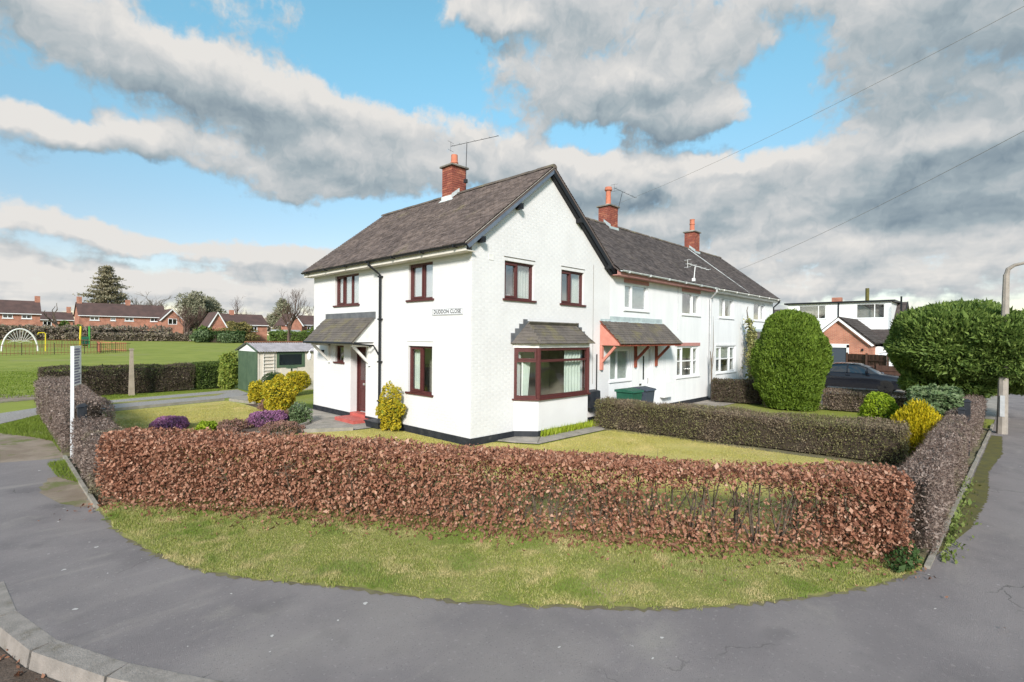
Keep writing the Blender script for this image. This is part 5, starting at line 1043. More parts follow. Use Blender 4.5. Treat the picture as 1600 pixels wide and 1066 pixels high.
# shed
sh = T('garden_shed', 'cream concrete shed with green double doors and grey corrugated roof', 'shed', (1.7,16.3,0))
part('wall', wall_grid(MB(), lambda a, o, z: (a, 15.0-o, z), .5, 5.2, -.02, 1.9, [(1.32,2.52,1.16,1.80)], .1), 'shed_wall', sh); part('wall', MB().box((.5,17.4,-.02),(5.2,17.5,1.9)).box((5.1,15.1,0),(5.2,17.4,1.9)), 'shed_wall', sh)
part('front_panel', MB().prism([(.42,15.0,1.86),(.42,17.5,1.86),(.42,16.25,2.2)], (.08,0,0)), 'upvc', sh)
for y0, y1 in ((15.02,16.24),(16.26,17.48)):
    dr = part('door', MB().box((.42,y0,.0),(.47,y1,1.86)), 'shed_green', sh); part('door_board', MB().box((.405,y0+.02,.0),(.42,y0+.06,1.84)), 'shed_green', dr)
for k in range(3): part('corner_post', MB().box((.44+k*.0,14.98,-.02),(.5,15.0,1.9)), 'shed_wall', sh) if k == 0 else None
for k in range(5): part('wall_panel', MB().box((.52+k*.94,14.985,.02),(1.3+k*.94 if k != 0 else 1.28,14.999,1.1)), 'shed_wall', sh)
rf = MB()
for s, y0, y1 in ((1,14.85,16.25),(-1,17.65,16.25)):
    for i in range(91):
        x = .3+i*.056; z = .018*math.cos(i*math.pi); rf.v += [(x,y0,1.86+z),(x,y1,2.26+z)]
    o_ = 0 if s == 1 else 182; rf.f += [(o_+2*i,o_+2*i+1,o_+2*i+3,o_+2*i+2) for i in range(90)]
part('roof', rf, 'asbestos', sh); part('ridge', MB().tube([(.3,16.25,2.28),(5.3,16.25,2.28)], .05, 6), 'rust_fence', sh)
part('verge_trim', MB().bar((.36,14.85,1.87),(.36,16.25,2.25),.03,.07).bar((.36,17.65,1.87),(.36,16.25,2.25),.03,.07), 'shed_green', sh)
wn = part('window', ring(MB(), lambda a, o, z: (a, 15.0-o, z), 1.27, 2.57, 1.11, 1.84, .11, -.06, .03), 'shed_green', sh); part('pane', MB().box((1.38,15.03,1.22),(2.46,15.04,1.73)), 'glass_dark', wn); part('room', MB().box((1.2,15.3,1.0),(2.7,15.32,1.9)), 'interior', wn)
bt = T('bird_table', 'dark thin post in front of the shed window', 'post', (1.35,13.9,0)); part('post', MB().tube([(1.55,14.0,0),(1.55,14.0,1.12)], .035, 6), 'shed_green', bt); part('tray', MB().box((1.35,13.85,1.12),(1.75,14.15,1.16)), 'shed_green', bt)
tr_ = T('trellis', 'white ladder trellis on the shed wall', 'trellis', (.9,14.9,0)); part('rail', MB().box((.66,14.95,.5),(.69,14.98,1.75)).box((1.12,14.95,.5),(1.15,14.98,1.75)), 'cream_trim', tr_)
for k in range(8): part('slat', MB().box((.66,14.93,.52+k*.16),(1.15,14.95,.55+k*.16)), 'cream_trim', tr_)

# ---------------------------------------------------------------- vehicles
def car(label, loc, heading, L_, W_, Ht, paint, prof, roofp, grp=None, name='parked_car', cat='car'):
    root = T(name, label, cat, loc, grp); root.rotation_euler = (0, 0, heading)   # local +x forward, origin at centre
    def loft(rows):
        mb = MB(); k = len(rows[0])
        for r in rows: mb.v += r
        for i in range(len(rows)-1):
            for j in range(k-1): mb.f.append((i*k+j, i*k+j+1, (i+1)*k+j+1, (i+1)*k+j))
        mb.f += [tuple(range(k)), tuple(range((len(rows)-1)*k, len(rows)*k))[::-1]]; return mb
    rows = []
    for (s, zb, zs, wf) in prof:
        x = (s-.5)*L_; w_ = W_/2*wf; hh = [(w_*.93, zb), (w_, zb+.16), (w_*1.0, (zb+zs)/2+.08), (w_*.965, zs-.09), (w_*.88, zs-.015), (w_*.45, zs+.02)]
        rows.append([(x, y, z) for y, z in hh]+[(x, 0, zs+.028)]+[(x, -y, z) for y, z in hh[::-1]])
    part('body', loft(rows), paint, root, True, True)
    gr = []
    for (s, zlo, zr, wb, wt) in roofp:
        x = (s-.5)*L_; gr.append([(x, W_/2*wb, zlo), (x, W_/2*(wb*.4+wt*.6), zlo+(zr-zlo)*.62), (x, W_/2*wt, zr-.03), (x, W_/2*wt*.5, zr), (x, 0, zr+.008), (x, -W_/2*wt*.5, zr), (x, -W_/2*wt, zr-.03), (x, -W_/2*(wb*.4+wt*.6), zlo+(zr-zlo)*.62), (x, -W_/2*wb, zlo)])
    part('windows', loft(gr), 'glass_car', root, True, True)
    rr = [[(p[0], p[1]*1.012, p[2]+.012) for p in g[2:7]] for g in gr[2:-2]]
    part('roof', loft(rr), paint, root, True, True)
    for sd in (1, -1):
        for i in (2, len(gr)//2, len(gr)-3):
            a = Vector(gr[i][0 if sd > 0 else 8]); b = Vector(gr[i][2 if sd > 0 else 6]); part('pillar', MB().bar(a+Vector((0,.012*sd,0)), b+Vector((0,.012*sd,0)), .07, .03), paint, root, True)
        for s in (.185, .80):
            x = (s-.5)*L_; wh = part('wheel', MB().lathe([(.24,-.0),(.325,.0),(.335,.03),(.335,.17),(.325,.2),(.24,.2)], (x, W_/2*sd*.99-(.2 if sd > 0 else 0), .335), 24, 'y'), 'tyre', root, True)
            yo = W_/2*sd*.99+(-.015 if sd > 0 else .015)
            rim = MB().lathe([(.235,-.01),(.235,.01)], (x, yo-.02*sd, .335), 20, 'y')
            part('rim', rim, 'rim', wh, True); wh_s = MB()
            for k in range(7):
                t = 2*math.pi*k/7; wh_s.bar((x, yo, .335), (x+.22*math.cos(t), yo, .335+.22*math.sin(t)), .03, .045, (0,1,0))
            part('spokes', wh_s, 'chrome' if paint == 'car_white' else 'rim', wh, True)
        part('headlight', MB().hexa([(L_*.43,W_*.40*sd,.62),(L_*.478,W_*.30*sd,.60),(L_*.484,W_*.33*sd,.60),(L_*.435,W_*.478*sd,.62)],[(L_*.425,W_*.39*sd,.72),(L_*.47,W_*.29*sd,.69),(L_*.477,W_*.33*sd,.69),(L_*.43,W_*.475*sd,.72)]), 'lamp_glass', root, True)
        part('tail_light', MB().box((-L_*.485,W_*.32*sd,.82),(-L_*.44,W_*.485*sd,1.0)), 'tail_red', root, True)
        part('mirror', MB().hexa([(L_*.13,W_*.47*sd,.95),(L_*.17,W_*.47*sd,.95),(L_*.165,W_*.57*sd,.96),(L_*.135,W_*.57*sd,.96)],[(L_*.13,W_*.47*sd,1.05),(L_*.16,W_*.47*sd,1.05),(L_*.16,W_*.57*sd,1.08),(L_*.135,W_*.57*sd,1.08)]), paint, root, True)
        for s in (-.02, -.2): part('door_handle', MB().box((L_*s-.1,W_*.488*sd,.83),(L_*s+.1,W_*.502*sd,.86)), paint, root, True)
    part('number_plate', MB().box((L_*.492,-.26,.36),(L_*.502,.26,.48)), 'plate', root, True); part('grille', MB().box((L_*.47,-.4,.42),(L_*.489,.4,.64)), 'tyre', root, True)
    return root
GLASS('glass_car', (.06, .07, .08), .16)
SAL = [(0,.42,.88,.72),(.015,.30,.94,.86),(.07,.24,.985,.96),(.2,.22,1.0,1),(.4,.20,.985,1),(.6,.20,.965,1),(.70,.20,.94,1),(.82,.22,.88,.98),(.92,.24,.80,.92),(.975,.28,.70,.82),(1,.38,.58,.70)]
SALR = [(.10,.97,.99,.80,.55),(.16,.98,1.12,.84,.60),(.26,.98,1.34,.87,.60),(.36,.98,1.425,.88,.62),(.47,.975,1.445,.88,.63),(.56,.965,1.41,.88,.62),(.64,.95,1.26,.87,.62),(.70,.94,1.08,.85,.64),(.745,.925,.945,.8,.66)]
car('black saloon car parked nose to the street behind the brown hedge', (23.6,-3.55,0), -math.pi/2, 4.95, 1.88, 1.45, 'car_black', SAL, SALR)
SUV = [(0,.45,1.0,.78),(.02,.34,1.05,.9),(.08,.3,1.1,.97),(.25,.28,1.1,1),(.5,.28,1.08,1),(.68,.28,1.05,1),(.82,.3,1.0,.98),(.93,.32,.92,.92),(1,.45,.7,.76)]
SUVR = [(.01,1.06,1.1,.86,.7),(.04,1.08,1.5,.88,.70),(.10,1.09,1.80,.89,.72),(.25,1.09,1.90,.89,.74),(.45,1.08,1.92,.89,.74),(.58,1.06,1.86,.89,.72),(.66,1.05,1.5,.88,.7),(.74,1.03,1.06,.85,.7)]
vn = car('white van parked behind the brown garden fence', (33.0,-5.2,0), -math.pi/2, 4.6, 1.9, 1.95, 'car_white', SUV, SUVR, name='parked_van', cat='van')
for ch in vn.children:
    if ch.name.startswith('windows'): ch.data.materials.clear(); ch.data.materials.append(MATS['car_white'])

# ---------------------------------------------------------------- fence, bungalow on the right
def board_fence(label, p0, p1, h, n):
    f = T('board_fence', label, 'fence', (*p0,0), 'brown garden fences'); a, b = Vector((*p0,0)), Vector((*p1,0)); L_ = (b-a).length; d = (b-a)/L_; k = int(L_/.15); side = Vector((-d.y, d.x, 0))
    for i in range(k):
        c = a+d*(.15*i+.075)+side*(.012 if i % 2 else -.004); part('board', MB().bar(c+Vector((0,0,.03)), c+Vector((0,0,h+random.uniform(-.01,.01))), .158, .018, side), 'fence_brown', f)
    for i in range(n+1):
        c = a+d*(L_*i/n)-side*.06; part('post', MB().box((c.x-.05,c.y-.05,0),(c.x+.05,c.y+.05,h+.08)), 'fence_brown', f)
    part('rail', MB().bar(a-side*.03+Vector((0,0,h*.8)), b-side*.03+Vector((0,0,h*.8)), .04, .08).bar(a-side*.03+Vector((0,0,.3)), b-side*.03+Vector((0,0,.3)), .04, .08), 'fence_brown', f)
board_fence('taller brown board fence in front of the brick garage', (31.0,-1.9), (29.2,-4.3), 1.75, 2)
board_fence('long low brown board fence behind the black car', (26.2,-2.6), (26.0,-9.0), 1.25, 4)
bg = T('bungalow', 'brick dormer bungalow with white clad dormer and front garage', 'house', (38,0,0))
part('wall', MB().box((39.0,-3.35,-.15),(39.3,4.6,2.7)).prism([(39.0,-3.35,2.7),(43.2,-3.35,5.55),(47.4,-3.35,2.7),(47.4,-3.35,-.15),(39.0,-3.35,-.15)], (0,.25,0)), 'brick_y', bg)
rfb = part('roof', MB().prism([(38.6,-3.6,2.52),(43.2,-3.6,5.72),(47.8,-3.6,2.52),(47.8,-3.6,2.42),(43.2,-3.6,5.6),(38.6,-3.6,2.42)], (0,8.6,0)), 'bung_roof', bg)
U = Vector((4.6,0,3.2)).normalized(); foliage('roof_tiles', tile_mesh('roof_tiles', (38.56,5.0,2.53), (0,-1,0), U, Vector((-U.z,0,U.x)), 8.6, 5.6, .3, .3, .03), 'bung_roof', rfb)
dm = part('dormer', wall_grid(MB(), lambda a, o, z: (39.9-o, a, z), -3.0, 4.2, 3.3, 5.62, [(-2.6,-.75,4.35,5.5),(1.35,3.35,4.35,5.5)], .15), 'upvc', bg)
part('dormer_roof', MB().box((39.7,-3.25,5.62),(44,4.45,5.74)), 'black_plastic', dm); part('dormer_cheek', MB().box((40.05,-3.0,3.3),(43.0,-2.9,5.6)).box((40.05,4.1,3.3),(43,4.2,5.6)), 'upvc', dm); part('dormer_pipe', MB().tube([(39.85,.45,5.6),(39.85,.45,3.6)], .05, 6), 'black_plastic', dm)
PD = lambda a, o, z: (39.9-o, a, z)
window(bg, PD, -2.6, -.75, 4.35, 5.5, (.35,), (), 'upvc', sill='upvc', glass='glass_bright', rec=.02); window(bg, PD, 1.35, 3.35, 4.35, 5.5, (.27,), (), 'upvc', sill='upvc', glass='glass_bright', rec=.02)
part('verge_board', MB().prism([(38.5,-3.62,2.40),(43.2,-3.62,5.78),(43.2,-3.62,5.58),(38.7,-3.62,2.40)], (0,-.04,0)).prism([(47.9,-3.62,2.40),(43.2,-3.62,5.78),(43.2,-3.62,5.58),(47.7,-3.62,2.40)], (0,-.04,0)), 'black_plastic', bg)
part('downpipe', MB().tube([(38.9,-3.72,5.9),(38.9,-3.72,2.6),(38.95,-3.5,2.3),(38.95,-3.5,.1)], .06, 6), 'black_plastic', bg)
gm = MB(); PGA = lambda a, o, z: (34.0-o, a, z); wall_grid(gm, PGA, -2.55, 1.0, -.15, 2.55, [(-1.25,.9,-.15,2.1)], .2); gm.prism([(34.0,-2.55,2.55),(34.0,1.0,2.55),(34.0,-.77,4.15)], (.2,0,0)); gm.box((34.2,-2.55,-.15),(39,-2.35,2.55)).box((34.2,.8,-.15),(39,1.0,2.55))
part('garage_wall', gm, 'brick_x', bg); gr_ = part('garage_roof', MB().prism([(33.8,-2.85,2.45),(33.8,-.77,4.28),(33.8,1.3,2.45),(33.8,1.3,2.36),(33.8,-.77,4.18),(33.8,-2.85,2.36)], (6.5,0,0)), 'bung_roof', bg)
U = Vector((0,2.08,1.83)).normalized(); foliage('roof_tiles', tile_mesh('roof_tiles', (33.75,-2.9,2.44), (1,0,0), U, Vector((0,-U.z,U.y)), 6.4, 2.77, .3, .3, .035), 'bung_roof', gr_)
part('bargeboard', MB().prism([(33.78,-2.9,2.28),(33.78,-.77,4.20),(33.78,-.77,4.02),(33.78,-2.75,2.22)], (-.03,0,0)).prism([(33.78,1.35,2.28),(33.78,-.77,4.20),(33.78,-.77,4.02),(33.78,1.2,2.22)], (-.03,0,0)), 'upvc', bg)
gd = part('garage_door', MB().box((34.08,-1.25,-.1),(34.12,.9,2.1)), 'bin_grey', bg)
for k in range(14): part('door_slat', MB().box((34.05,-1.24,.02+k*.148),(34.08,.89,.155+k*.148)), 'bin_grey', gd)
part('garage_frame', MB().box((33.97,-1.40,-.1),(34.0,-1.25,2.3)).box((33.97,-1.40,2.1),(34.0,1.0,2.36)), 'upvc', bg)
part('porch', MB().box((36.4,-3.3,-.1),(36.48,-2.56,2.4)).box((37.8,-3.3,-.1),(37.88,-2.56,2.4)).box((36.4,-3.3,2.2),(37.9,-2.56,2.4)), 'upvc', bg); part('porch_glass', MB().box((36.45,-3.27,.1),(36.47,-2.6,2.2)), 'glass_bright', bg)
for y in (-2.25,-.2): part('light', MB().box((33.9,y,1.9),(34.0,y+.1,2.05)), 'black_plastic', bg)
part('chimney', MB().box((43.0,.9,5.5),(43.6,1.6,6.3)), 'brick_y', bg); part('flue', MB().tube([(43.4,-.9,5.4),(43.4,-.9,7.0)], .14, 8), 'moss', bg)
# low brown roof of another house behind it
fr_ = T('background_house', 'low brown roofed house seen between the terrace and the bungalow', 'house', (50,7,0)); part('wall', MB().box((50,6,-.15),(58,12,2.6)), 'brick_x', fr_); part('roof', MB().prism([(49.7,5.7,2.6),(54,5.7,6.0),(58.3,5.7,2.6)], (0,7,0)), 'bung_roof', fr_)
poly_sheet('car_drive', [(15.6,-9.2),(15.6,-3),(20,.5),(26,.5),(26,-9.3)], -.006, 'concrete')
poly_sheet('terrace_yard', [(6.2,-.05),(22,-.05),(22,-1.3),(9.4,-1.3),(9.4,-8.2),(8.3,-8.2),(8.3,-1.3),(6.2,-1.3)], .0, 'concrete')

# ---------------------------------------------------------------- playing field: playground, far hedges, houses, trees
def zt(y): return hgt(0, y)
ar = T('climbing_arch', 'white arched climbing frame with rope net in the playground', 'climbing frame', (-5.3,72,zt(72)))
z0 = zt(72); AP = [(-5.3-1.5*math.cos(math.pi*i/16)*1.0, 72, z0+2.55*math.sin(math.pi*i/16)) for i in range(17)]
part('arch', MB().tube(AP, .09, 6), 'pale_metal', ar)
for i in range(3, 14): part('rope', MB().tube([AP[i], (-5.3+(i-8)*.12, 72, z0+1.2)], .02, 4), 'pale_metal', ar)
part('rope', MB().tube([(-6.3,72,z0+1.0),(-5.3,72,z0+1.25),(-4.3,72,z0+1.0)], .02, 4).tube([(-6.5,72,z0+1.4),(-5.3,72,z0+1.0),(-4.1,72,z0+1.4)], .02, 4), 'pale_metal', ar)
yp = T('play_post', 'yellow hooped play post beside the white arch', 'play equipment', (-3.3,71,zt(71))); part('hoop', MB().tube([(-3.85,71,zt(71)+1.95),(-3.8,71,zt(71)+2.15),(-3.3,71,zt(71)+2.15),(-3.2,71,zt(71)+2.0),(-3.2,71,zt(71))], .06, 6), 'yellow_metal', yp)
sd_ = T('playground_slide', 'green and yellow slide in the playground', 'slide', (1.2,80,zt(80))); zz = zt(80)
part('post', MB().tube([(.75,80,zz),(.85,80,zz+2.9)], .12, 6), 'yellow_metal', sd_); part('post', MB().tube([(1.75,80,zz),(1.75,80,zz+2.9)], .12, 6), 'green_metal', sd_); part('panel', MB().box((.9,79.9,zz+.4),(1.7,80.1,zz+1.5)), 'bin_green', sd_); part('chute', MB().bar((1.3,80.2,zz+1.2),(1.6,82.5,zz+.2),.6,.08), 'green_metal', sd_)
def railing(label, pts, m_, h=1.15, st=.28):
    f = T('railing', label, 'railing', (*pts[0],zt(pts[0][1])), 'playground railings'); mb, pk = MB(), MB()
    for (a, b) in zip(pts, pts[1:]):
        L_ = math.dist(a, b); n = int(L_/st)
        for i in range(n):
            x, y = a[0]+(b[0]-a[0])*i/n, a[1]+(b[1]-a[1])*i/n; z = zt(y); (mb if i % 9 == 0 else pk).box((x-.03 if i % 9 == 0 else x-.016,y-.016,z),(x+.03 if i % 9 == 0 else x+.016,y+.016,z+h*(1.08 if i % 9 == 0 else 1)))
        for zz_ in (.2, h-.12): pk.bar((*a,zt(a[1])+zz_), (*b,zt(b[1])+zz_), .03, .05)
    part('posts', mb, 'hedge_core', f)['kind'] = 'stuff'; part('pickets', pk, m_, f)['kind'] = 'stuff'
railing('near dark railing of the playground', [(-8,62),(.6,63.5),(4.2,67)], 'rust_fence'); railing('far rusty railing of the playground', [(-8,80),(-1,80.5),(3.2,79)], 'rust_fence'); railing('rusty red railing at the right end of the playground', [(1.0,64.5),(1.6,72),(3.9,67.3)], 'terracotta')
def far_hedge(name, label, p0, p1, wd, ht, n, m_, size, grp='field boundary hedges'):
    z = zt(p0[1]); root = T(name, label, 'hedge', ((p0[0]+p1[0])/2, (p0[1]+p1[1])/2, z), grp); P, Nn = hedge_points(p0, p1, wd, ht, n, .25, rough=.35); P[:,2] += z
    foliage('foliage', leaf_mesh('foliage', P, Nn, size, .5), m_, root); cb = core_box(MB(), p0, p1, wd, ht*.9, .3, 0, 2.0); cb.v = [(x, y, q+z) for x, y, q in cb.v]; part('branches', cb, 'hedge_core', root)['kind'] = 'stuff'
far_hedge('field_hedge', 'brown hedgerow along the far side of the playing field', (-40,117), (19,116), 3, 2.6, 15000, 'far_brown', .35)
far_hedge('field_hedge', 'brown bramble bank in front of the far brick houses', (2,113), (21,109), 2, 1.5, 8000, 'far_brown', .3)
far_hedge('field_hedge', 'dark conifer hedge behind the shed at the field edge', (31,95), (38.5,92), 1.5, 2.3, 6000, 'cypress', .25)
far_hedge('field_hedge', 'tall green conifer screen right of the dark hedge', (38.2,92), (42,90), 1.6, 3.2, 5000, 'cypress', .25)
far_hedge('field_hedge', 'brown fence hedge with green ends at the middle of the field edge', (20.5,101), (27,97), 1.5, 2.2, 5000, 'box_green', .25)
far_hedge('field_hedge', 'long brown hedgerow far behind the shed', (42,100), (120,60), 3, 3.5, 9000, 'far_brown', .4)
def fshrub(label, c, r, n, m_, size, **k):
    z = zt(c[1]); shrub('field_shrub', label, (c[0], c[1], z+c[2]), r, n, m_, size, group='shrubs at the field edge', **k)
fshrub('pale green shrub at the left of the field edge shrubs', (20.3,100,.9), (1.6,1.2,1.2), 2200, 'sage_shrub', .25, rough=.25)
fshrub('pale green shrub in the middle of the field edge shrubs', (24.5,97,.8), (2.0,1.2,1.0), 2200, 'sage_shrub', .25, rough=.25)
fshrub('dark evergreen shrub behind the pale field shrubs', (21.8,104,1.6), (1.8,1.5,1.8), 2200, 'cypress', .25, rough=.2)
fshrub('yellow green willow bush behind the field edge shrubs', (27.5,103,2.2), (3.6,2,2.2), 4000, 'willow', .28, rough=.3, core='far_core')if False else fshrub('yellow green willow bush behind the field edge shrubs', (27.5,103,2.2), (3.6,2,2.2), 5000, 'willow', .28, rough=.3, corek=.6)
fshrub('dark evergreen by the gap between the far houses', (2.6,122,1.8), (1.0,1.0,2.0), 1500, 'cypress', .3)
fshrub('dark evergreen shrub behind the hedgerow between the houses', (4.5,120,1.6), (1.1,1,1.5), 1500, 'cypress', .3)
def far_house(label, x0, x1, y, eave, ridge, depth, wins, lows=(), gable=None, chims=()):
    z = zt(y); h = T('brick_house', label, 'house', ((x0+x1)/2, y, z), 'brick houses beyond the field'); P = lambda a, o, zz: (a, y-o, z+zz)
    ops = [(a, b, c, d) for a, b, c, d in list(wins)+list(lows)]
    part('wall', wall_grid(MB(), P, x0, x1, -.3, eave, ops, .25), 'far_brick', h); part('wall', MB().box((x0,y+.25,z),(x0+.25,y+depth,z+eave)).box((x1-.25,y+.25,z),(x1,y+depth,z+eave)).prism([(x0,y,z+eave),(x0,y+depth/2,z+ridge-.15),(x0,y+depth,z+eave)], (.25,0,0)).prism([(x1-.25,y,z+eave),(x1-.25,y+depth/2,z+ridge-.15),(x1-.25,y+depth,z+eave)], (.25,0,0)), 'far_brick', h)
    part('roof', MB().prism([(x0-.2,y-.35,z+eave-.05),(x0-.2,y+depth/2,z+ridge),(x0-.2,y+depth+.35,z+eave-.05),(x0-.2,y+depth+.35,z+eave-.2),(x0-.2,y+depth/2,z+ridge-.18),(x0-.2,y-.35,z+eave-.2)], (x1-x0+.4,0,0)), 'far_roof', h)
    part('gutter', MB().box((x0-.2,y-.45,z+eave-.2),(x1+.2,y-.36,z+eave-.06)), 'upvc', h)
    for (a, b, c, d) in ops:
        w_ = part('window', ring(MB(), P, a, b, c, d, .1, -.15, .02).box(P((a+b)/2-.05,-.12,c), P((a+b)/2+.05,0,d)), 'upvc', h); part('pane', pbox(MB(), P, a, b, -.12, -.1, c, d), 'glass_dark', w_); part('sill', pbox(MB(), P, a-.1, b+.1, 0, .1, c-.12, c-.001), 'upvc', w_); part('room', pbox(MB(), P, a-.1, b+.1, -.8, -.75, c-.1, d+.1), 'interior', w_)
    if gable:
        gx0, gx1, gy, ge, gr, gw = gable; PGb = lambda a, o, zz: (a, gy-o, z+zz); gm = MB(); wall_grid(gm, PGb, gx0, gx1, -.3, ge, gw, .25); gm.prism([(gx0,gy,z+ge),(gx1,gy,z+ge),((gx0+gx1)/2,gy,z+gr-.1)], (0,.25,0)); gm.box((gx0,gy+.25,z),(gx0+.25,y,z+ge)).box((gx1-.25,gy+.25,z),(gx1,y,z+ge)); gp = part('gable_wing', gm, 'far_brick', h)
        cx = (gx0+gx1)/2; part('wing_roof', MB().prism([(gx0-.3,gy-.3,z+ge-.25),(cx,gy-.3,z+gr),(gx1+.3,gy-.3,z+ge-.25),(gx1+.3,gy-.3,z+ge-.4),(cx,gy-.3,z+gr-.15),(gx0-.3,gy-.3,z+ge-.4)], (0,y-gy+depth/2,0)), 'far_roof', gp)
        part('bargeboard', MB().prism([(gx0-.35,gy-.32,z+ge-.45),(cx,gy-.32,z+gr-.02),(cx,gy-.32,z+gr-.3),(gx0-.05,gy-.32,z+ge-.45)], (0,-.05,0)).prism([(gx1+.35,gy-.32,z+ge-.45),(cx,gy-.32,z+gr-.02),(cx,gy-.32,z+gr-.3),(gx1+.05,gy-.32,z+ge-.45)], (0,-.05,0)), 'upvc', gp)
        for (a, b, c, d) in gw:
            w_ = part('window', ring(MB(), PGb, a, b, c, d, .1, -.15, .02).box(PGb((a+b)/2-.05,-.12,c), PGb((a+b)/2+.05,0,d)), 'upvc', h); part('pane', pbox(MB(), PGb, a, b, -.12, -.1, c, d), 'glass_dark', w_)
    for cx, top in chims: part('chimney', MB().box((cx-.4,y+depth/2-.4,z+ridge-.6),(cx+.4,y+depth/2+.4,z+top)), 'far_brick', h)
    return h
W2 = lambda xs, c=4.0, d=5.1, w_=1.5: [(x, x+w_, c, d) for x in xs]
far_house('long red brick house with white windows and a front gable at the right end', 5.2, 20.2, 126, 5.0, 7.75, 7.5, W2([6.9,12.7,17.2])+W2([10.3],w_=.8)+[(19.5-.3,20.0,4.0,5.0)], W2([9.0,12.7],1.0,2.4,1.8), (18.6,22.9,123.5,4.6,6.9,[(20.0,21.7,3.4,4.7)]), ((5.6,8.9),(13.8,8.7)))
far_house('red brick house with a dark roof at the left edge of the picture', -16, -.6, 126, 5.0, 7.6, 7.5, W2([-5.8,-3.2],w_=1.4)+W2([-10,-13]), W2([-9.0,-5.0],1.0,2.4), None, ((-.8,8.6),))
far_house('low brick house with its gable behind the grey trees', 25.0, 34.5, 106, 3.6, 5.9, 7, W2([28.6,31.2],2.2,3.3,1.3), (), (22.6,25.6,103.5,3.3,6.0,[]), ((28.5,6.7),))
far_house('brick house with dark roof between the bare tree and the corner house', 39.5, 48, 104, 3.9, 6.1, 7, W2([42.5,44.6],2.4,3.5,1.3), (), (36.8,40.2,101.5,3.9,6.2,[]), ())
far_house('grey brick house far back between the two red houses', -.4, 6.5, 150, 4.4, 6.3, 7, W2([1.2],3,4), (), None, ((6.0,7.6),))
sdx = tag(part('polytunnel', MB().prism([(33.5,98,zt(98)),(33.5,98,zt(98)+2.2),(33.9,98,zt(98)+2.7),(38.2,98,zt(98)+2.7),(38.8,98,zt(98)+2.2),(38.8,98,zt(98))], (0,4,0)), 'galvanised', None), 'pale grey flat shed roof behind the dark conifer hedge', 'shed')
def bare_tree(label, base, H_, seed, levels=5, spread=.55, m_='bark_grey', r0=.28, grp='bare trees at the field edge', nkid=3, lean=(0,0)):
    rd = random.Random(seed); root = T('bare_tree', label, 'tree', base, grp); tm, cm = MB(), MB()
    def grow(p, d, L_, r, lv):
        pts = [p]; q = p; dd = d
        for i in range(3):
            dd = (dd+Vector((rd.gauss(0,.13), rd.gauss(0,.13), rd.gauss(.04,.06)))).normalized(); q = q+dd*L_/3; pts.append(q)
        (tm if lv >= levels-1 else cm).tube(pts, [r, r*.88, r*.76, r*.62], 6 if lv >= levels-1 else (4 if lv > 1 else 3), False)
        if lv == 0: return
        for k in range(nkid if lv < levels else nkid+1):
            f = rd.choice([1,2,3,3]); t = rd.uniform(0, 6.283); s = rd.uniform(spread*.6, spread*1.3); perp = dd.orthogonal().normalized(); perp = Matrix.Rotation(t, 3, dd)@perp
            grow(pts[f], (dd*math.cos(s)+perp*math.sin(s)+Vector((0,0,.12))).normalized(), L_*rd.uniform(.58,.8), r*.55, lv-1)
    grow(Vector(base), Vector((lean[0],lean[1],1)).normalized(), H_*.34, r0, levels); part('trunk', tm, m_, root); part('crown', cm, m_, root)
bare_tree('large spreading bare tree standing behind the shed', (31.0,86,zt(86)), 11.5, 3, 6, .5, 'twig', .30, nkid=3)
bare_tree('stunted pollarded bare tree between the two red brick houses', (2.3,121,zt(121)), 9.0, 11, 3, .7, 'bark', .42, nkid=2, lean=(-.15,0))
bare_tree('bare oak behind the right end of the long brick house', (25.5,150,zt(150)), 15, 5, 5, .65, 'bark_grey', .5)
bare_tree('slender bare tree right of the cedar', (20.5,158,zt(158)), 13, 8, 4, .4, 'bark_grey', .3)
bare_tree('bare multi-stemmed thicket tree in front of the grey evergreen', (20.5,112,zt(112)), 8.5, 21, 5, .35, 'twig', .22, nkid=4)
bare_tree('second thicket tree right of the multi-stemmed one', (23.0,113,zt(113)), 8.5, 22, 5, .35, 'twig', .2, nkid=4)
bare_tree('small bare tree behind the low brick houses', (34.5,125,zt(125)), 11, 31, 5, .5, 'twig', .25)
bare_tree('bare tree against the sky next to the corner house wall', (50,118,zt(118)), 11, 37, 5, .5, 'twig', .25)
def leafy_tree(label, base, H_, cr, n, m_, size, parts=9, seed=1, z0=.35, name='evergreen_tree'):
    rd = random.Random(seed); root = T(name, label, 'tree', base, 'evergreen trees'); b = Vector(base); tm = MB().tube([b, b+Vector((0,0,H_*.9))], [.35,.08], 7); Ps, Ns = [], []
    for i in range(parts):
        f = z0+(1-z0)*(i+.5)/parts; a = rd.uniform(0,6.283); rr = cr*(1-.55*abs(f-.45))*rd.uniform(.25,.6); c = (b.x+rr*math.cos(a), b.y+rr*math.sin(a), b.z+H_*f); tm.tube([(b.x,b.y,b.z+H_*f*.8), c], [.1,.04], 5, False)
        P, Nn = shrub_points(c, (cr*rd.uniform(.4,.6), cr*rd.uniform(.4,.6), H_*(1-z0)*.25), n//parts, .3, .25, 0); Ps.append(P); Ns.append(Nn)
    part('trunk', tm, 'bark', root); foliage('crown', leaf_mesh('crown', np.concatenate(Ps), np.concatenate(Ns), size, .5), m_, root)
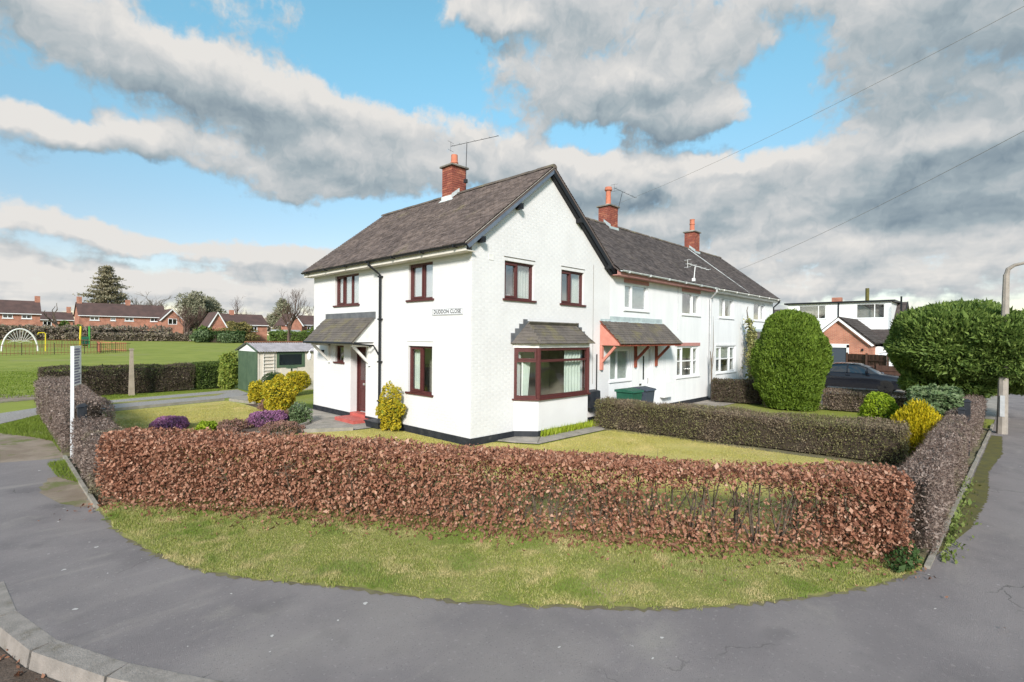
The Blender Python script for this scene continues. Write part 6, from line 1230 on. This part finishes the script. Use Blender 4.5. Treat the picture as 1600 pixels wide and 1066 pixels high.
def cedar(label, base, H_, cr):
    root = T('cedar_tree', label, 'tree', base); b = Vector(base); tm = MB().tube([b, b+Vector((0,0,H_*.97))], [.45,.06], 8); Ps, Ns = [], []
    for i in range(46):
        f = .30+.68*(i/45); a = i*2.4; rr = cr*min(1,(1.05-f)*1.5)*random.uniform(.6,1.12); z = b.z+H_*f; e = Vector((b.x+rr*math.cos(a), b.y+rr*math.sin(a), z+rr*.12)); tm.tube([(b.x,b.y,z-.2), e], [.09,.03], 4, False); k = int(330*(rr/cr+.3)); t = rng.uniform(.2,1.08,(k,1))
        P = np.array([b.x,b.y,z])+(np.array(e)-np.array([b.x,b.y,z]))*t+rng.normal(size=(k,3))*np.array([.7,.7,.17])*(.6+.8*rr/cr); Ps.append(P); Ns.append(np.tile([0,0,1.], (k,1)))
    part('trunk', tm, 'bark', root); foliage('crown', leaf_mesh('crown', np.concatenate(Ps), np.concatenate(Ns), .42, .5, .2, .1), 'cedar', root)
cedar('tall layered cedar tree behind the long red brick house', (13.0,152,zt(152)), 18.2, 5.8)
leafy_tree('grey green evergreen tree behind the low brick house, left clump', (26.0,130,zt(130)), 10.2, 3.6, 9000, 'far_green', .38, 9, 4)
leafy_tree('grey green evergreen tree behind the low brick house, right clump', (31.0,132,zt(132)), 9.6, 3.4, 8000, 'far_green', .38, 9, 5)
leafy_tree('dark evergreen beyond the brick house near the corner house', (46,128,zt(128)), 10, 3.2, 6000, 'far_green', .38, 8, 6)
# far woodland all round the horizon, one mass
n = 42000; a = rng.uniform(0, 2*math.pi, n); rr = rng.uniform(300, 340, n); hh = 9+4*wob(np.c_[np.cos(a)*9, np.sin(a)*9, a*0], 2.0)+3*wob(np.c_[np.cos(a)*40, np.sin(a)*40, a*0], 2.0)
Q = np.c_[rr*np.cos(a), rr*np.sin(a), hh*np.sqrt(rng.uniform(0, 1, n))]; o = link('distant_wood', leaf_mesh('wood', Q, np.tile([0,0,1.], (n,1)), 2.6, .7, .1), 'far_brown'); o['kind'] = 'stuff'; o['label'] = 'distant belt of bare woodland on the horizon'; o['category'] = 'woodland'
